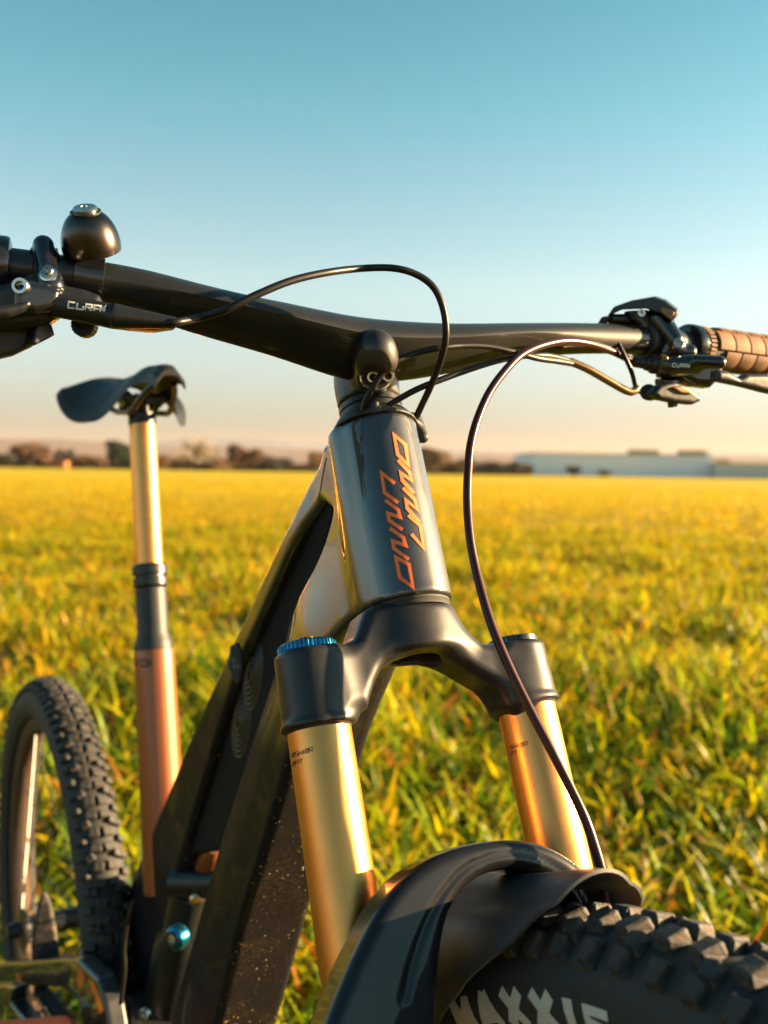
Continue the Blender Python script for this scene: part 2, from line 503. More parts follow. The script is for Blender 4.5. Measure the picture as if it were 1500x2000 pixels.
PAINT = mat('frame paint graphite', (.018, .021, .026), .42, .2, 1, .02, 1.5, rvar=(40, .36, .5), dirt=(900, .72, (.20, .16, .12)))
PAINT_MUD = mat('frame paint muddy', (.015, .014, .017), .42, .1, 1, .02, 1.7, rvar=(40, .36, .5), dirt=(330, .52, (.085, .048, .022), tuple(unit(HF * .8 + NF * .35 - EZ * .55)), (.48, .80)), specks=(260, .24, (.62, .44, .24)), reflect_fade=(.70, .80, .07))
CROWN = mat('crown anodised dark', (.015, .015, .018), .44, .1, .35, .08, 1.4, spec=.3, rvar=(120, .38, .5), dirt=(800, .67, (.30, .22, .14)), bump=(2500, .08))
ARCHM = mat('fork lower gloss black', (.007, .007, .009), .34, .0, .85, .02, 1.36, spec=.2, dirt=(700, .68, (.22, .15, .10)))
GOLD = mat('gold stanchion coat', (.80, .335, .095), .34, 1, .1, crough=.12, rvar=(60, .32, .40), bump=(1800, .03))
COPPER = mat('copper seat tube paint', (.27, .082, .030), .42, .65, .5, .1)
CARBON = mat('handlebar carbon clear coat', (.008, .008, .009), .5, 0, .6, .06, 1.42, spec=.3, var=(30, (.012, .012, .012)), dirt=(800, .74, (.3, .26, .2)))
BLACKAL = mat('black anodised alloy', (.012, .013, .016), .4, .25, .15, .2, rvar=(200, .32, .48), dirt=(900, .76, (.3, .24, .16)))
BLACKGL = mat('black polished alloy', (.010, .011, .015), .22, .4, .7, .05)
PLASTIC = mat('black matt plastic', (.014, .015, .017), .52, 0, 0, bump=(900, .12), dirt=(500, .7, (.18, .13, .08)))
RUBBER = mat('black rubber', (.020, .021, .022), .72, 0, 0, bump=(500, .3), dirt=(160, .62, (.11, .085, .055)))
KNOB = mat('tyre knob rubber', (.022, .023, .025), .62, 0, 0, bump=(260, .9, .0012), var=(90, (.036, .034, .030)), dirt=(150, .57, (.13, .085, .05)), spec=.4)
GRIPM = mat('grip rubber dusty', (.16, .062, .014), .75, 0, 0, bump=(700, .3), var=(60, (.10, .042, .012)))
STEEL = mat('steel bolt', (.55, .54, .52), .25, 1)
DARKHOLE = mat('bare alloy inside', (.03, .024, .014), .5, .8)
BLUE = mat('blue anodised cap', (.01, .15, .29), .3, .9, .3, .1)
LOGO = mat('copper orange lettering', (.82, .16, .04), .6, .0, 0, spec=.3)
INK = mat('black ink print', (.02, .012, .015), .5)
WHITE = mat('white print', (.62, .62, .60), .5)
TYREW = mat('worn white tyre print', (.50, .48, .44), .7, var=(140, (.46, .44, .40)))
GREYT = mat('grey print', (.10, .10, .11), .6)
HOSE = mat('black brake hose', (.007, .006, .007), .42, 0, 0, spec=.3)
BROWNH = mat('brown red hose jacket', (.034, .006, .006), .36, .0, .12, .15, spec=.25)
SLEEVE = mat('bronze cable sleeve', (.16, .10, .045), .36, .7)
CAGE = mat('orange pedal', (.90, .10, .02), .4, .0, .5, .1, var=(25, (.85, .18, .06)))
SADDLEM = mat('saddle cover black', (.010, .010, .011), .55, 0, .0, .3, spec=.35, bump=(700, .1))
BELLM = mat('burnished dark bell', (.055, .045, .04), .27, 1, .3, .1, rvar=(25, .22, .34), bump=(900, .05))
RIMM = mat('matt black rim', (.07, .036, .018), .75, .0, .0, .3)
GUARD = mat('mudguard black polypropylene', (.020, .025, .032), .38, 0, 0, bump=(600, .06), rvar=(50, .4, .55))
MUDFLAP = mat('muddy rubber flap', (.035, .034, .033), .8, bump=(300, .5), dirt=(140, .52, (.16, .11, .08)))
WEBM = mat('recess shade black', (.008, .008, .009), .8, spec=.15)  # flat black that stands in for the shade inside the frame recess
STRAPM = mat('grey webbing strap', (.028, .030, .036), .8, bump=(2600, .4))
TUBEM = mat('butyl inner tube', (.010, .011, .014), .5, bump=(300, .1))

# ---------------------------------------------------------------- the bicycle
BIKE = thing('mountain_bicycle', 'dark full-suspension mountain bicycle with gold fork legs parked in the green field', 'bicycle', tuple(F0 - HF * .55))
B = BIKE

# frame: one moulded front triangle -------------------------------------------------
TT_OUT = [(622, 866), (612, 898), (590, 940), (566, 1012), (524, 1110), (490, 1188), (462, 1246), (440, 1296), (412, 1358), (376, 1460), (338, 1554), (300, 1644), (268, 1724), (238, 1812), (226, 1928), (214, 2075)]
TT_IN = [(619, 980), (590, 1025), (552, 1105), (512, 1195), (466, 1300), (425, 1430), (380, 1580), (345, 1700), (312, 1830), (276, 1990), (258, 2075)]
DT_IN = [(312, 2075), (328, 2000), (355, 1900), (395, 1750), (441, 1580), (470, 1480), (510, 1340), (540, 1250), (556, 1200), (588, 1112), (607, 1052), (620, 1000)]
DT_OUT = [(520, 2075), (556, 1952), (604, 1780), (652, 1650), (700, 1512), (742, 1372), (766, 1300)]
TT_OUT = [(x - (3 if y < 1100 else 7 if y < 1400 else 15), y) for x, y in TT_OUT]
tz = lambda L_, l: [pxF(x, y, l)[1:] for x, y in L_]
ax_tz = lambda s: toF(L(0, 0, s))[1:]
poly_out = np.array([ax_tz(.187)] + tz(TT_OUT, -.018) + tz(DT_OUT, .030) + [ax_tz(.070)])
poly_hole = np.array(tz(TT_IN, -.018) + tz(DT_IN, -.028))
lineTT = np.array(tz(TT_OUT, -.018)); lineDT = np.array(tz(DT_OUT, .030))
def d_line(Q, Pl):
    d = np.full(len(Q), 1e9)
    for a, b in zip(Pl[:-1], Pl[1:]):
        e = b - a; w = Q - a; t = np.clip((w @ e) / (e @ e), 0, 1); d = np.minimum(d, np.linalg.norm(w - t[:, None] * e, axis=1))
    return d
sstep = lambda a, b, x: (lambda t: t * t * (3 - 2 * t))(np.clip((x - a) / (b - a), 0, 1))
# a lookup grid of the two-dimensional parts keeps this cheap
g0 = poly_out.min(0) - .03; g1 = poly_out.max(0) + .03; gs = .0018
gn = np.ceil((g1 - g0) / gs).astype(int) + 2
GX = np.stack(np.meshgrid(g0[0] + gs * np.arange(gn[0]), g0[1] + gs * np.arange(gn[1]), indexing='ij'), -1).reshape(-1, 2)
G_d = np.maximum(d_poly2(GX, poly_out), -d_poly2(GX, poly_hole))
u_ = d_line(GX, lineTT); u_ = u_ / (u_ + d_line(GX, lineDT) + 1e-6)
aT, aB = ax_tz(.187), ax_tz(.076)
d_ax = d_line(GX, np.array([aT, aB]))
w_far = .0175 + .0135 * sstep(.36, .80, u_)
G_w = .0272 + (.0195 + .0095 * sstep(.40, .85, u_) - .0272) * sstep(.0, .085, d_ax)
G_w = G_w + (w_far - G_w) * sstep(.085, .15, d_ax)
G_w = G_w + (.018 * np.tanh((.845 - GX[:, 1]) * .28 / .018) * .6) * (1 - sstep(.07, .16, d_ax)) * sstep(.004, .03, d_ax)
G_d = G_d.reshape(gn); G_w = G_w.reshape(gn)
def bil(G, Q):
    f = (Q - g0) / gs; f = np.clip(f, 0, np.array(G.shape) - 1.001); i = f.astype(int); f = f - i
    a = G[i[:, 0], i[:, 1]]; b = G[i[:, 0] + 1, i[:, 1]]; c = G[i[:, 0], i[:, 1] + 1]; d = G[i[:, 0] + 1, i[:, 1] + 1]
    return (a * (1 - f[:, 0]) + b * f[:, 0]) * (1 - f[:, 1]) + (c * (1 - f[:, 0]) + d * f[:, 0]) * f[:, 1]
HT_A, HT_B = L(0, 0, .0675), L(0, 0, .1875)
def frame_fn(P):
    q = toF(P); Q = q[:, 1:]
    d = extr(bil(G_d, Q), q[:, 0], bil(G_w, Q), .0065)
    return smin(d, d_cyl(P, HT_A, HT_B, .0282, .0275, .0015), .010)
corn = [Fr(l, t, z) for l in (-.034, .034) for t, z in poly_out] + [L(0, .03, .07), L(0, .03, .19)]
lo, hi = bbox(corn, .006)
# evaluated in the frame's own axes so that the grid follows the tube faces
def in_frame(fn, lo3, hi3, step):
    V, F = sdf_mesh(lambda Q: fn(F0 + Q[:, :1] * NF - Q[:, 1:2] * HF + Q[:, 2:3] * EZ), lo3, hi3, step)
    return F0 + V[:, :1] * NF - V[:, 1:2] * HF + V[:, 2:3] * EZ, F[:, ::-1]
qs = toF(np.array(corn))
V, Fc = in_frame(frame_fn, qs.min(0) - .006, qs.max(0) + .006, .0023)
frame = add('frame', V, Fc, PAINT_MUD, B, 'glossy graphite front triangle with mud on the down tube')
web_poly = np.array(tz([(622, 972), (592, 1020), (548, 1105), (508, 1195), (462, 1300), (425, 1420), (380, 1570), (352, 1665), (420, 1655), (446, 1575), (474, 1480), (514, 1340), (544, 1250), (562, 1200), (596, 1112), (614, 1052), (628, 1000)], -.016))
lo2, hi2 = web_poly.min(0) - .012, web_poly.max(0) + .012
def web_fn(P):
    q = toF(P); return extr(d_poly2(q[:, 1:], web_poly) - .004, q[:, 0], .0085, .003)
V, Fc = in_frame(web_fn, (-.012, lo2[0], lo2[1]), (.012, hi2[0], hi2[1]), .0028)
add('shade_web', V, Fc, WEBM, B, 'matt black web standing in for the shade in the corner behind the head tube')  # added black slab, paints the recess as dark as its shade
# thin seam where the head panel meets the top tube
def on_frame(x, y, k=0, lift=.00025):
    p = march(x, y, frame_fn)
    if p is None: p = unproj(x, y, .62)
    return p - ray(x, y) * lift
seam = [on_frame(x, y) for x, y in ((637, 894), (630, 930), (622, 975), (613, 1030), (603, 1078), (588, 1128), (570, 1172), (557, 1200))]
tube('panel_seam', seam, .00035, INK, B, 6)
# lettering on the head tube
ZS = 6.06
def z2(P): return [(x / ZS + 720, y / ZS + 830) for x, y in P]
left_word = [([(312, 692), (150, 565), (188, 800), (350, 922)], False), ([(195, 888), (352, 1005), (375, 1092), (228, 1045), (243, 1128), (402, 1240)], False),
             ([(252, 1222), (412, 1335), (440, 1425), (285, 1375), (300, 1462), (478, 1592)], False), ([(322, 1565), (478, 1650), (525, 1920), (368, 1805)], True)]
right_word = [([(302, 118), (436, 235), (470, 475), (345, 350)], True), ([(348, 415), (485, 560), (508, 655), (383, 568), (400, 655), (535, 808)], False),
              ([(408, 745), (545, 880), (578, 1000), (442, 890), (458, 985), (600, 1150)], False), ([(470, 1068), (612, 1190), (650, 1455), (508, 1290)], False)]
def on_head(x, y, k=0):
    p = march(x, y, lambda P: d_cyl(P, HT_A, HT_B, .0282, .0275, .0015) - .0003)
    return p if p is not None else unproj(x, y, .62)
for wd in (left_word, right_word):
    for st in wd: decal('letter', [(z2(st[0]), st[1])], 7.0, on_head, LOGO, frame, 6)
# bottom bracket shell and seat tube
BBc = Fr(0, .56, .300)
sdf_obj('bottom_bracket', lambda P: d_cyl(P, BBc - NF * .045, BBc + NF * .045, .028, .028, .004), BBc - .07, BBc + .07, .003, BLACKAL, B)

# seat tube, dropper post and saddle -------------------------------------------------
ST_top = pxF(278, 830); ST_bot = pxF(318, 1600)
sT, sB = Fr(0, ST_top[1], ST_top[2]), Fr(0, ST_bot[1], ST_bot[2])
SA = unit(sT - sB)
def on_seat(py):
    a, b = sB - SA * .4, sT + SA * .2
    for _ in range(40):
        m = (a + b) / 2
        if proj(m)[1] < py: b = m
        else: a = m
    return m
def hs(py, base): return (on_seat(py) - base) @ SA
b0 = on_seat(1268)
low = (on_seat(1740) - b0) @ SA
lathe('seat_tube', b0, SA, [(.0250, low), (.0245, -.2), (.0232, -.03), (.0231, -.004), (.0225, -.0006), (.0200, 0)], COPPER, B)
fox = text_strokes('FOX', 264, 1303, (1, -.04), (0.05, -1), 9, 14, 3)
def on_st(x, y, k=0):
    p = march(x, y, lambda P: d_cyl(P, b0 - SA * .2, b0, .0240, .0232) - .0003)
    return p if p is not None else unproj(x, y, 1.1)
decal('letter', fox, 2.6, on_st, INK, B, 2)
nk = hs(1236, b0)
lathe('seatpost_lower', b0, SA, [(.0222, .0002), (.0222, .003), (.0205, nk * .6), (.0180, nk), (.0178, hs(1150, b0)), (.0172, hs(1149, b0))], PLASTIC, B)
c0 = on_seat(1147); ch = hs(1103, c0)
lathe('seatpost_collar', c0, SA, [(.0180, 0), (.0198, .002), (.0200, ch * .38), (.0178, ch * .42), (.0178, ch * .52), (.0204, ch * .56), (.0204, ch * .9), (.0185, ch), (.0150, ch + .001)], BLACKAL, B)
lathe('seatpost_upper', on_seat(1106), SA, [(.0158, 0), (.0156, hs(826, on_seat(1106)))], GOLD, B)
top = on_seat(824)
def seat_clamp(P):
    d = d_cyl(P, top - SA * .006, top + SA * .012, .0162, .0162, .003)
    d = smin(d, d_box(P, top + SA * .022, (HF, NF, SA), (.020, .023, .006), .004), .006)
    for s in (-1, 1):
        d = smin(d, d_cyl(P, top + SA * .01 + HF * .019 * s, top + SA * .036 + HF * .019 * s, .004, .004, .001), .002)
        d = smin(d, d_cyl(P, top + SA * .030 + NF * .022 * s - HF * .022, top + SA * .030 + NF * .022 * s + HF * .022, .0065, .0065, .002), .003)
    return d
sdf_obj('saddle_clamp', seat_clamp, top - .05, top + .06, .0016, BLACKAL, B)
SW = 0.080
s_cent = toF(top)
def sad_pt(v, u, under=0):
    """u 0 nose .. 1 tail, v -1..1 across"""
    t = s_cent[1] + .005 + (-.128 + .262 * u)
    w = .0165 + .018 * sstep(.1, .45, u) + (SW - .0345) * sstep(.33, .86, u)
    if u > .9: w *= 1 - .35 * ((u - .9) / .1) ** 2
    z = 1.020 + .007 * math.sin(u * math.pi) - .010 * u + .012 * sstep(.7, 1, u)
    av = abs(v)
    drop = .009 * sstep(.35, 1, av) + .002 * av + .040 * sstep(.22, .56, u) * av ** 1.3 * (1 - .9 * sstep(.62, 1, u)) + .005 * sstep(.93, 1, av)
    nose = .007 * (1 - sstep(0, .07, u)); tail = .006 * sstep(.93, 1, u)
    z = z - drop - nose - tail
    t_c = t + .030 * (1 - av ** 1.5) * -sstep(.85, 1, u)
    z -= .0045 * (1 - sstep(0, .22, av)) * sstep(.2, .4, u) * (1 - sstep(.85, 1, u))
    return Fr(v * w, t_c, z - under)
nu, nv = 40, 33
V = []; F = []
us = np.linspace(0, 1, nu) ** 1.0; vsn = np.sin(np.linspace(-1, 1, nv) * math.pi / 2)
for un in (0, .0055):
    for u in us:
        for v in vsn: V.append(sad_pt(v, u, un))
n1 = nu * nv
for i in range(nu - 1):
    for j in range(nv - 1):
        a = i * nv + j; F.append((a, a + 1, a + nv + 1, a + nv)); F.append((n1 + a, n1 + a + nv, n1 + a + nv + 1, n1 + a + 1))
for i in range(nu - 1):
    for j in (0, nv - 1):
        a = i * nv + j; q = (a, a + nv, n1 + a + nv, n1 + a); F.append(q if j == 0 else q[::-1])
for j in range(nv - 1):
    for i in (0, nu - 1):
        a = i * nv + j; q = (a, n1 + a, n1 + a + 1, a + 1); F.append(q if i == 0 else q[::-1])
saddle = add('saddle', V, F, SADDLEM, B, None, True, 60)
rl = MB()
for s in (-1, 1):
    zt = lambda t, z, l: Fr(l * s, s_cent[1] + t, z)
    Pr = spline([zt(-.10, 1.000, .010), zt(-.078, .990, .017), zt(-.04, .972, .022), zt(.0, .972, .022), zt(.04, .975, .024), zt(.075, .988, .032), zt(.10, .997, .036)], 5)
    rl.put(*tube_geo(Pr, .0036, 10))
rl.build('saddle_rail', STEEL if False else BLACKAL, saddle)

# fork -------------------------------------------------
LEG = .069
cr_px = [(640, 1272), (684, 1262), (700, 1244), (710, 1215), (720, 1190), (738, 1182), (862, 1178), (882, 1194), (906, 1220), (946, 1250), (1000, 1262), (1010, 1404), (975, 1408),
         (958, 1378), (926, 1350), (884, 1326), (850, 1300), (826, 1280), (770, 1278), (744, 1288), (722, 1312), (704, 1352), (690, 1396), (640, 1400)]
cr_poly = np.array([pxL(x, y, .017 if k_ < 11 else -.010)[[0, 2]] for k_, (x, y) in enumerate(cr_px)])
LTOP = .0435
def crown_fn(P):
    q = toL(P)
    arm = extr(d_poly2(q[:, [0, 2]], cr_poly), q[:, 1] + .0005, .0165, .007)
    d = arm
    d = smin(d, d_cyl(P, L(0, -.002, .037), L(0, -.002, .0625), .0275, .0258, .003), .016)
    for s in (-1, 1):
        leg = d_cyl(P, L(s * LEG, 0, .0005), L(s * LEG, 0, LTOP if s < 0 else LTOP - .006), .0204, .0196, .0025)
        leg = smin(leg, d_cyl(P, L(s * LEG, 0, .0005), L(s * LEG, 0, .004), .0212, .0210, .001), .002)
        d = smin(d, leg, .012)
    # raised front facet
    fac = 0 if True else d_box(P, L(0.004, .0148, .052), (NL, PV, AX), (.020, .004, .013), .004)
    hole = d_cyl(P, L(0, -.002, 0), L(0, -.002, .062), .0148, .0148, .001)
    return smax(d, -hole, .002)
V, F = sdf_mesh(lambda Q: crown_fn(M0 + Q[:, :1] * NL + Q[:, 1:2] * PV + Q[:, 2:3] * AX), (-.1, -.04, -.006), (.1, .04, .08), .0014)
FLIPL = np.dot(np.cross(NL, PV), AX) < 0
crown = add('fork_crown', M0 + V[:, :1] * NL + V[:, 1:2] * PV + V[:, 2:3] * AX, F[:, ::-1] if FLIPL else F, CROWN, B, 'dark fork crown arching between the two legs')
lathe('steerer_end', L(0, -.002, .0395), -AX, [(.0146, 0), (.0146, .002), (.0120, .0022), (.0118, -.010), (.0, -.0102)], DARKHOLE, crown)
lathe('crown_race', L(0, 0, .0628), AX, [(.0256, 0), (.0260, .001), (.0255, .0022), (.0262, .0034), (.0262, .0046)], RUBBER, B)
def cap(c, axis, r, h, name, mt, teeth=44):
    k = teeth * 4; prof = [(r * .99, 0), (r, .0008), (r, h - .0012), (r * .93, h), (r * .55, h), (r * .5, h - .001), (0, h - .001)]
    V, F = lathe_geo(c, axis, prof, k); V = np.array(V); ax = unit(axis)
    for i in (1, 2):
        for j in range(k):
            if j % 4 in (0, 1):
                p = V[i * k + j] - c; hh = p @ ax; V[i * k + j] = c + ax * hh + (p - ax * hh) * .962
    return add(name, V, F, mt, crown, None, True, 25)
cap(L(-LEG, 0, LTOP + .0002), AX, .0172, .0048, 'air_spring_cap', BLUE)
lathe('valve_top', L(-LEG, 0, LTOP + .005), AX, [(.009, 0), (.009, .001), (.0055, .0016), (.0055, .003), (0, .0032)], BLACKAL, crown, 24)
cap(L(LEG, 0, LTOP - .0058), AX, .0162, .0046, 'damper_dial', BLUE, 24)
lathe('damper_ring', L(LEG, .006, LTOP - .0058), AX, [(.0125, 0), (.0125, .0034), (.010, .0042), (0, .0042)], BLACKAL, crown, 30)
for s in (-1, 1):
    st = lathe('stanchion', L(s * LEG, 0, .0012), -AX, [(.0180, 0), (.0180, .05), (.0180, .21)], GOLD, B, 72)
    lathe('seal_ring', L(s * LEG, 0, .0012), -AX, [(.0190, 0), (.0190, .0012), (.0181, .0022)], RUBBER, B, 48)
    def on_st2(x, y, k=0, s=s):
        p = march(x, y, lambda P: d_cyl(P, L(s * LEG, 0, -.1), L(s * LEG, 0, .0), .01815, .01815, .0005))
        return p if p is not None else unproj(x, y, .58)
    if s < 0:
        T = text_strokes('SHIMA', 575.5, 1478.5, unit((1, -.30)), unit((.1, -1)), 6.0, 9.5, 2.2, .0) + text_strokes('AT', 576.5, 1494, unit((1, -.28)), unit((.1, -1)), 5.8, 8.5, 2.2)
        T += text_strokes('A', 570, 1481, unit((1, -.5)), unit((.1, -1)), 3.8, 9.5, 2) + text_strokes('O', 571, 1497, unit((1, -.4)), unit((.1, -1)), 3.6, 8.5, 2)
        T2 = text_strokes('K', 684.5, 1475, unit((.75, -.1)), unit((-.14, -1)), 5, 28, 2)
    else:
        T = text_strokes('HIMA', 1003.0, 1462.5, unit((1, -.24)), unit((.1, -1)), 6.0, 8.6, 2.2) + text_strokes('T', 1004, 1474, unit((1, -.22)), unit((.1, -1)), 5.5, 7.5, 2)
        T += text_strokes('S', 996.5, 1464.5, unit((1, -.4)), unit((.1, -1)), 4.4, 8.6, 2) + text_strokes('A', 997.5, 1476, unit((1, -.3)), unit((.1, -1)), 4.2, 7.5, 2); T2 = None
    decal('lettering', T, 1.25, on_st2, INK, st, 2)
    if T2: decal('lettering', T2, 2.6, on_st2, INK, st, 2)
ar_out = [(600, 2110), (644, 1990), (672, 1920), (700, 1858), (742, 1778), (785, 1722), (830, 1685), (880, 1660), (935, 1645), (1000, 1639), (1060, 1647), (1110, 1671), (1150, 1704), (1180, 1745), (1204, 1800), (1220, 1870), (1226, 1960)]
ar_in = [(1160, 1960), (1155, 1870), (1140, 1800), (1114, 1750), (1080, 1716), (1040, 1701), (1000, 1697), (950, 1708), (908, 1740), (882, 1782), (868, 1840), (860, 1920), (856, 2110)]
def sp2(P, n=5): return [tuple(p[:2]) for p in spline([(x, y, 0) for x, y in P], n)]
ar_poly = np.array([pxL(x, y, .052)[[0, 2]] for x, y in sp2(ar_out) + sp2(ar_in)])
mid_px = [(790, 1950), (806, 1880), (830, 1810), (862, 1750), (905, 1700), (950, 1676), (1000, 1666), (1050, 1674), (1100, 1703), (1135, 1745), (1160, 1800)]
mid = np.array([pxL(x, y, .0525) for x, y in sp2(mid_px, 6)])
mid2 = np.array([pxL(x, y, .052) for x, y in ((700, 1990), (722, 1920), (752, 1850), (790, 1785), (830, 1740), (870, 1710))])
def arch_l(q):
    d = extr(d_poly2(q[:, [0, 2]], ar_poly), q[:, 1] - .038, .0145, .006)
    for G, r in ((mid, .0012),):
        g = np.full(len(q), 1e9)
        for a, b in zip(G[:-1], G[1:]): g = np.minimum(g, d_caps(q, a, b, r))
        d = smax(d, -g, .0010)
    for s in (-1, 1):
        leg = d_cyl(q, (s * LEG, 0, -.20), (s * LEG, 0, -.60), .0255, .0225, .004)
        d = smin(d, leg, .014)
        br = d_caps(q, (s * (LEG - .006), .030, -.215), (s * (LEG - .002), .012, -.245), .016)
        d = smin(d, br, .012)
    return d
V, F = sdf_mesh(arch_l, (-.105, -.032, -.34), (.105, .062, -.055), .0018)
lowers = add('fork_lower', M0 + V[:, :1] * NL + V[:, 1:2] * PV + V[:, 2:3] * AX, F[:, ::-1] if FLIPL else F, ARCHM, B, 'glossy black fork lower with the arch over the tyre')

# wheels -------------------------------------------------
def wheel(C, hd, nl, Rc, rm, name, shown, seed, label, spoke_n=28):
    """C centre, hd forward, nl to the left; Rc radius of the casing centre line, rm casing radius"""
    W_ = grp(name, B, C, label)
    rg = random.Random(seed)
    def pt(th, r, l): return C + hd * (r * math.sin(th)) + EZ * (r * math.cos(th)) + nl * l
    # casing
    k, m = 144, 26; V = []; F = []
    prof = []
    for j in range(m + 1):
        f = R(-138) + R(276) * j / m
        prof.append((Rc + rm * math.cos(f), rm * .98 * math.sin(f)))
    for i in range(k):
        for r_, l_ in prof: V.append(pt(2 * math.pi * i / k, r_, l_))
    for i in range(k):
        for j in range(m):
            a = i * (m + 1) + j; b = ((i + 1) % k) * (m + 1) + j; F.append((a, a + 1, b + 1, b))
    add('tyre', V, F, RUBBER, W_, None, True, 60)
    # rim
    ri = Rc - rm * .72
    pr = [(ri, -.0165), (ri + .002, -.0150), (ri - .004, -.0135), (ri - .004, .0135), (ri + .002, .0150), (ri, .0165), (ri - .010, .0160), (ri - .019, .0115), (ri - .022, .004), (ri - .022, -.004), (ri - .019, -.0115), (ri - .010, -.0160)]
    V = []; F = []; q = len(pr)
    for i in range(k):
        for r_, l_ in pr: V.append(pt(2 * math.pi * i / k, r_, l_))
    for i in range(k):
        for j in range(q):
            a = i * q + j; b = ((i + 1) % k) * q + j; F.append((a, i * q + (j + 1) % q, ((i + 1) % k) * q + (j + 1) % q, b))
    add('rim', V, F, RIMM, W_, None, True, 40)
    lathe('hub', C - nl * .05, nl, [(.009, -.015), (.012, 0), (.029, .004), (.029, .008), (.016, .016), (.015, .084), (.029, .092), (.029, .096), (.012, .1), (.009, .115)], BLACKAL, W_, 32)
    for i in range(spoke_n):
        a = 2 * math.pi * i / spoke_n; sd_ = 1 if i % 2 else -1; tw = .42 * (1 if (i // 2) % 2 else -1)
        tube('spoke', [pt(a + tw, .028, sd_ * .044), pt(a, ri - .019, sd_ * .004)], .0010, STEELD, W_, 6)
    # knobs: shared meshes
    def knob_mesh(nm, hx, hy, hz, tw=0):
        V, F = box_geo((0, 0, hz * .35), hx, hy, hz, (1, 0, 0), (0, 1, 0), (0, 0, 1), .28)
        V = np.array(V)
        V[:, :2] *= (1 + .16 * (V[:, 2:3] < hz * .35))
        V += np.random.default_rng(int(hx * 1e6 + hy * 1e5)).normal(0, 1, V.shape) * min(hx, hy) * .07
        return mesh_from(nm, V, F, [KNOB], False)
    kc = [knob_mesh('centre knob', .0064, .0046, .0036), knob_mesh('centre knob b', .0056, .0053, .0036), knob_mesh('centre knob', .0062, .0047, .0036), knob_mesh('centre knob b', .0058, .0052, .0036)]
    ks = [knob_mesh('side knob', .0050, .0042, .0032), knob_mesh('side knob b', .0058, .0040, .0032), knob_mesh('side knob', .0052, .0041, .0032), knob_mesh('side knob b', .0055, .0040, .0032)]
    kt = [knob_mesh('transition knob', .0050, .0038, .0036)]
    pitch = 108; knobs = []
    for i in range(pitch):
        th = 2 * math.pi * i / pitch; o = math.pi / pitch
        for s in (-1, 1):
            knobs.append((th + (o if s > 0 else 0) * .0 + (o * .5 if i % 2 else 0) * .3, s * 13.5, kc[rg.randrange(2) * 2 + i % 2], R(8) * s))
            knobs.append((th + o * .9, s * 29, kt[0], R(-14) * s)) if i % 2 == 0 else None
            knobs.append((th + o * (1.0 if s > 0 else .7), s * 46, ks[rg.randrange(2) * 2 + i % 2], 0))
    rest = MB()
    for th, ph, me, tw in knobs:
        th = (th + math.pi) % (2 * math.pi) - math.pi
        f = R(ph); tw = tw + rg.uniform(-.06, .06)
        nrm = (hd * math.sin(th) + EZ * math.cos(th)) * math.cos(f) + nl * math.sin(f)
        tang = hd * math.cos(th) - EZ * math.sin(th); side = np.cross(nrm, tang)
        a = tang * math.cos(tw) + side * math.sin(tw); b = np.cross(nrm, a)
        p = pt(th, Rc + rm * math.cos(f), rm * .98 * math.sin(f)) + nrm * .0012
        Mx = Matrix(((b[0], a[0], nrm[0], 0), (b[1], a[1], nrm[1], 0), (b[2], a[2], nrm[2], 0), (0, 0, 0, 1)))
        if shown[0] < math.degrees(th) < shown[1]:
            o = bpy.data.objects.new('tread_knob', me); link(o); o.parent = W_
            Mx.translation = Vector(p - C); o.matrix_local = Mx
        else:
            Vv = np.array([v.co for v in me.vertices]); Mr = np.array(Mx.to_3x3())
            rest.put(Vv @ Mr.T + p, [tuple(pp.vertices) for pp in me.polygons])
    rest.build('tread_pattern', KNOB, W_, None, False, None, kind='stuff')
    return W_, pt
STEELD = mat('dark spoke', (.06, .06, .06), .35, .8)
A_W = R(30); HW = np.array([math.sin(A_W), -math.cos(A_W), 0]); NW = np.array([math.cos(A_W), math.sin(A_W), 0])   # the wheel, steered a little further
CW = np.array([M0[0], M0[1], 0]) + .25 * HW + .010 * NW; CW[2] = .360
fw_, fpt = wheel(CW, HW, NW, .3265, .0300, 'front_wheel', (-62, 62), 3, 'large knobbly front wheel close to the camera')
# tyre wording
def sidew(th, r, eps=.0004):
    dr = r - .3265; l_ = math.sqrt(max(0.0, .0300 ** 2 - dr * dr)) * .98
    return fpt(th, r, -(l_ + eps))
TH0 = R(-24.2)
def on_tyre(x, y, k=0): return sidew(TH0 + x / .3265, (.3125 + y), .0005 + k * .00002)
hh = .0165; ww = .0202; gp = .0047; bw = .0066
def blk(ch, x0):
    h = hh - bw / 2; b = bw / 2; w = ww - bw / 2
    if ch == 'M': return [([(x0 + b, 0), (x0 + b, hh)], False), ([(x0 + w, 0), (x0 + w, hh)], False), ([(x0 + b, hh * .93), (x0 + ww / 2, hh * .25), (x0 + w, hh * .93)], False)]
    if ch == 'A': return [([(x0 + b * .6, 0), (x0 + ww / 2, hh * 1.0)], False), ([(x0 + ww - b * .6, 0), (x0 + ww / 2, hh * 1.0)], False), ([(x0 + ww * .28, hh * .3), (x0 + ww * .72, hh * .3)], False)]
    if ch == 'X': return [([(x0 + b * .8, 0), (x0 + ww - b * .8, hh)], False), ([(x0 + b * .8, hh), (x0 + ww - b * .8, 0)], False)]
    if ch == 'I': return [([(x0 + ww * .25, 0), (x0 + ww * .25, hh)], False)]
    if ch == 'S': return [([(x0 + ww * .84, hh * .86), (x0 + ww * .14, hh * .86), (x0 + ww * .14, hh * .55), (x0 + ww * .80, hh * .45), (x0 + ww * .80, hh * .13), (x0 + ww * .08, hh * .13)], False)]
x = -.068
for ch in 'MAXXIS':
    decal('letter', blk(ch, x), bw * (.66 if ch == 'S' else 1), on_tyre, TYREW, fw_, 3); x += (ww * (.5 if ch == 'I' else 1)) + gp
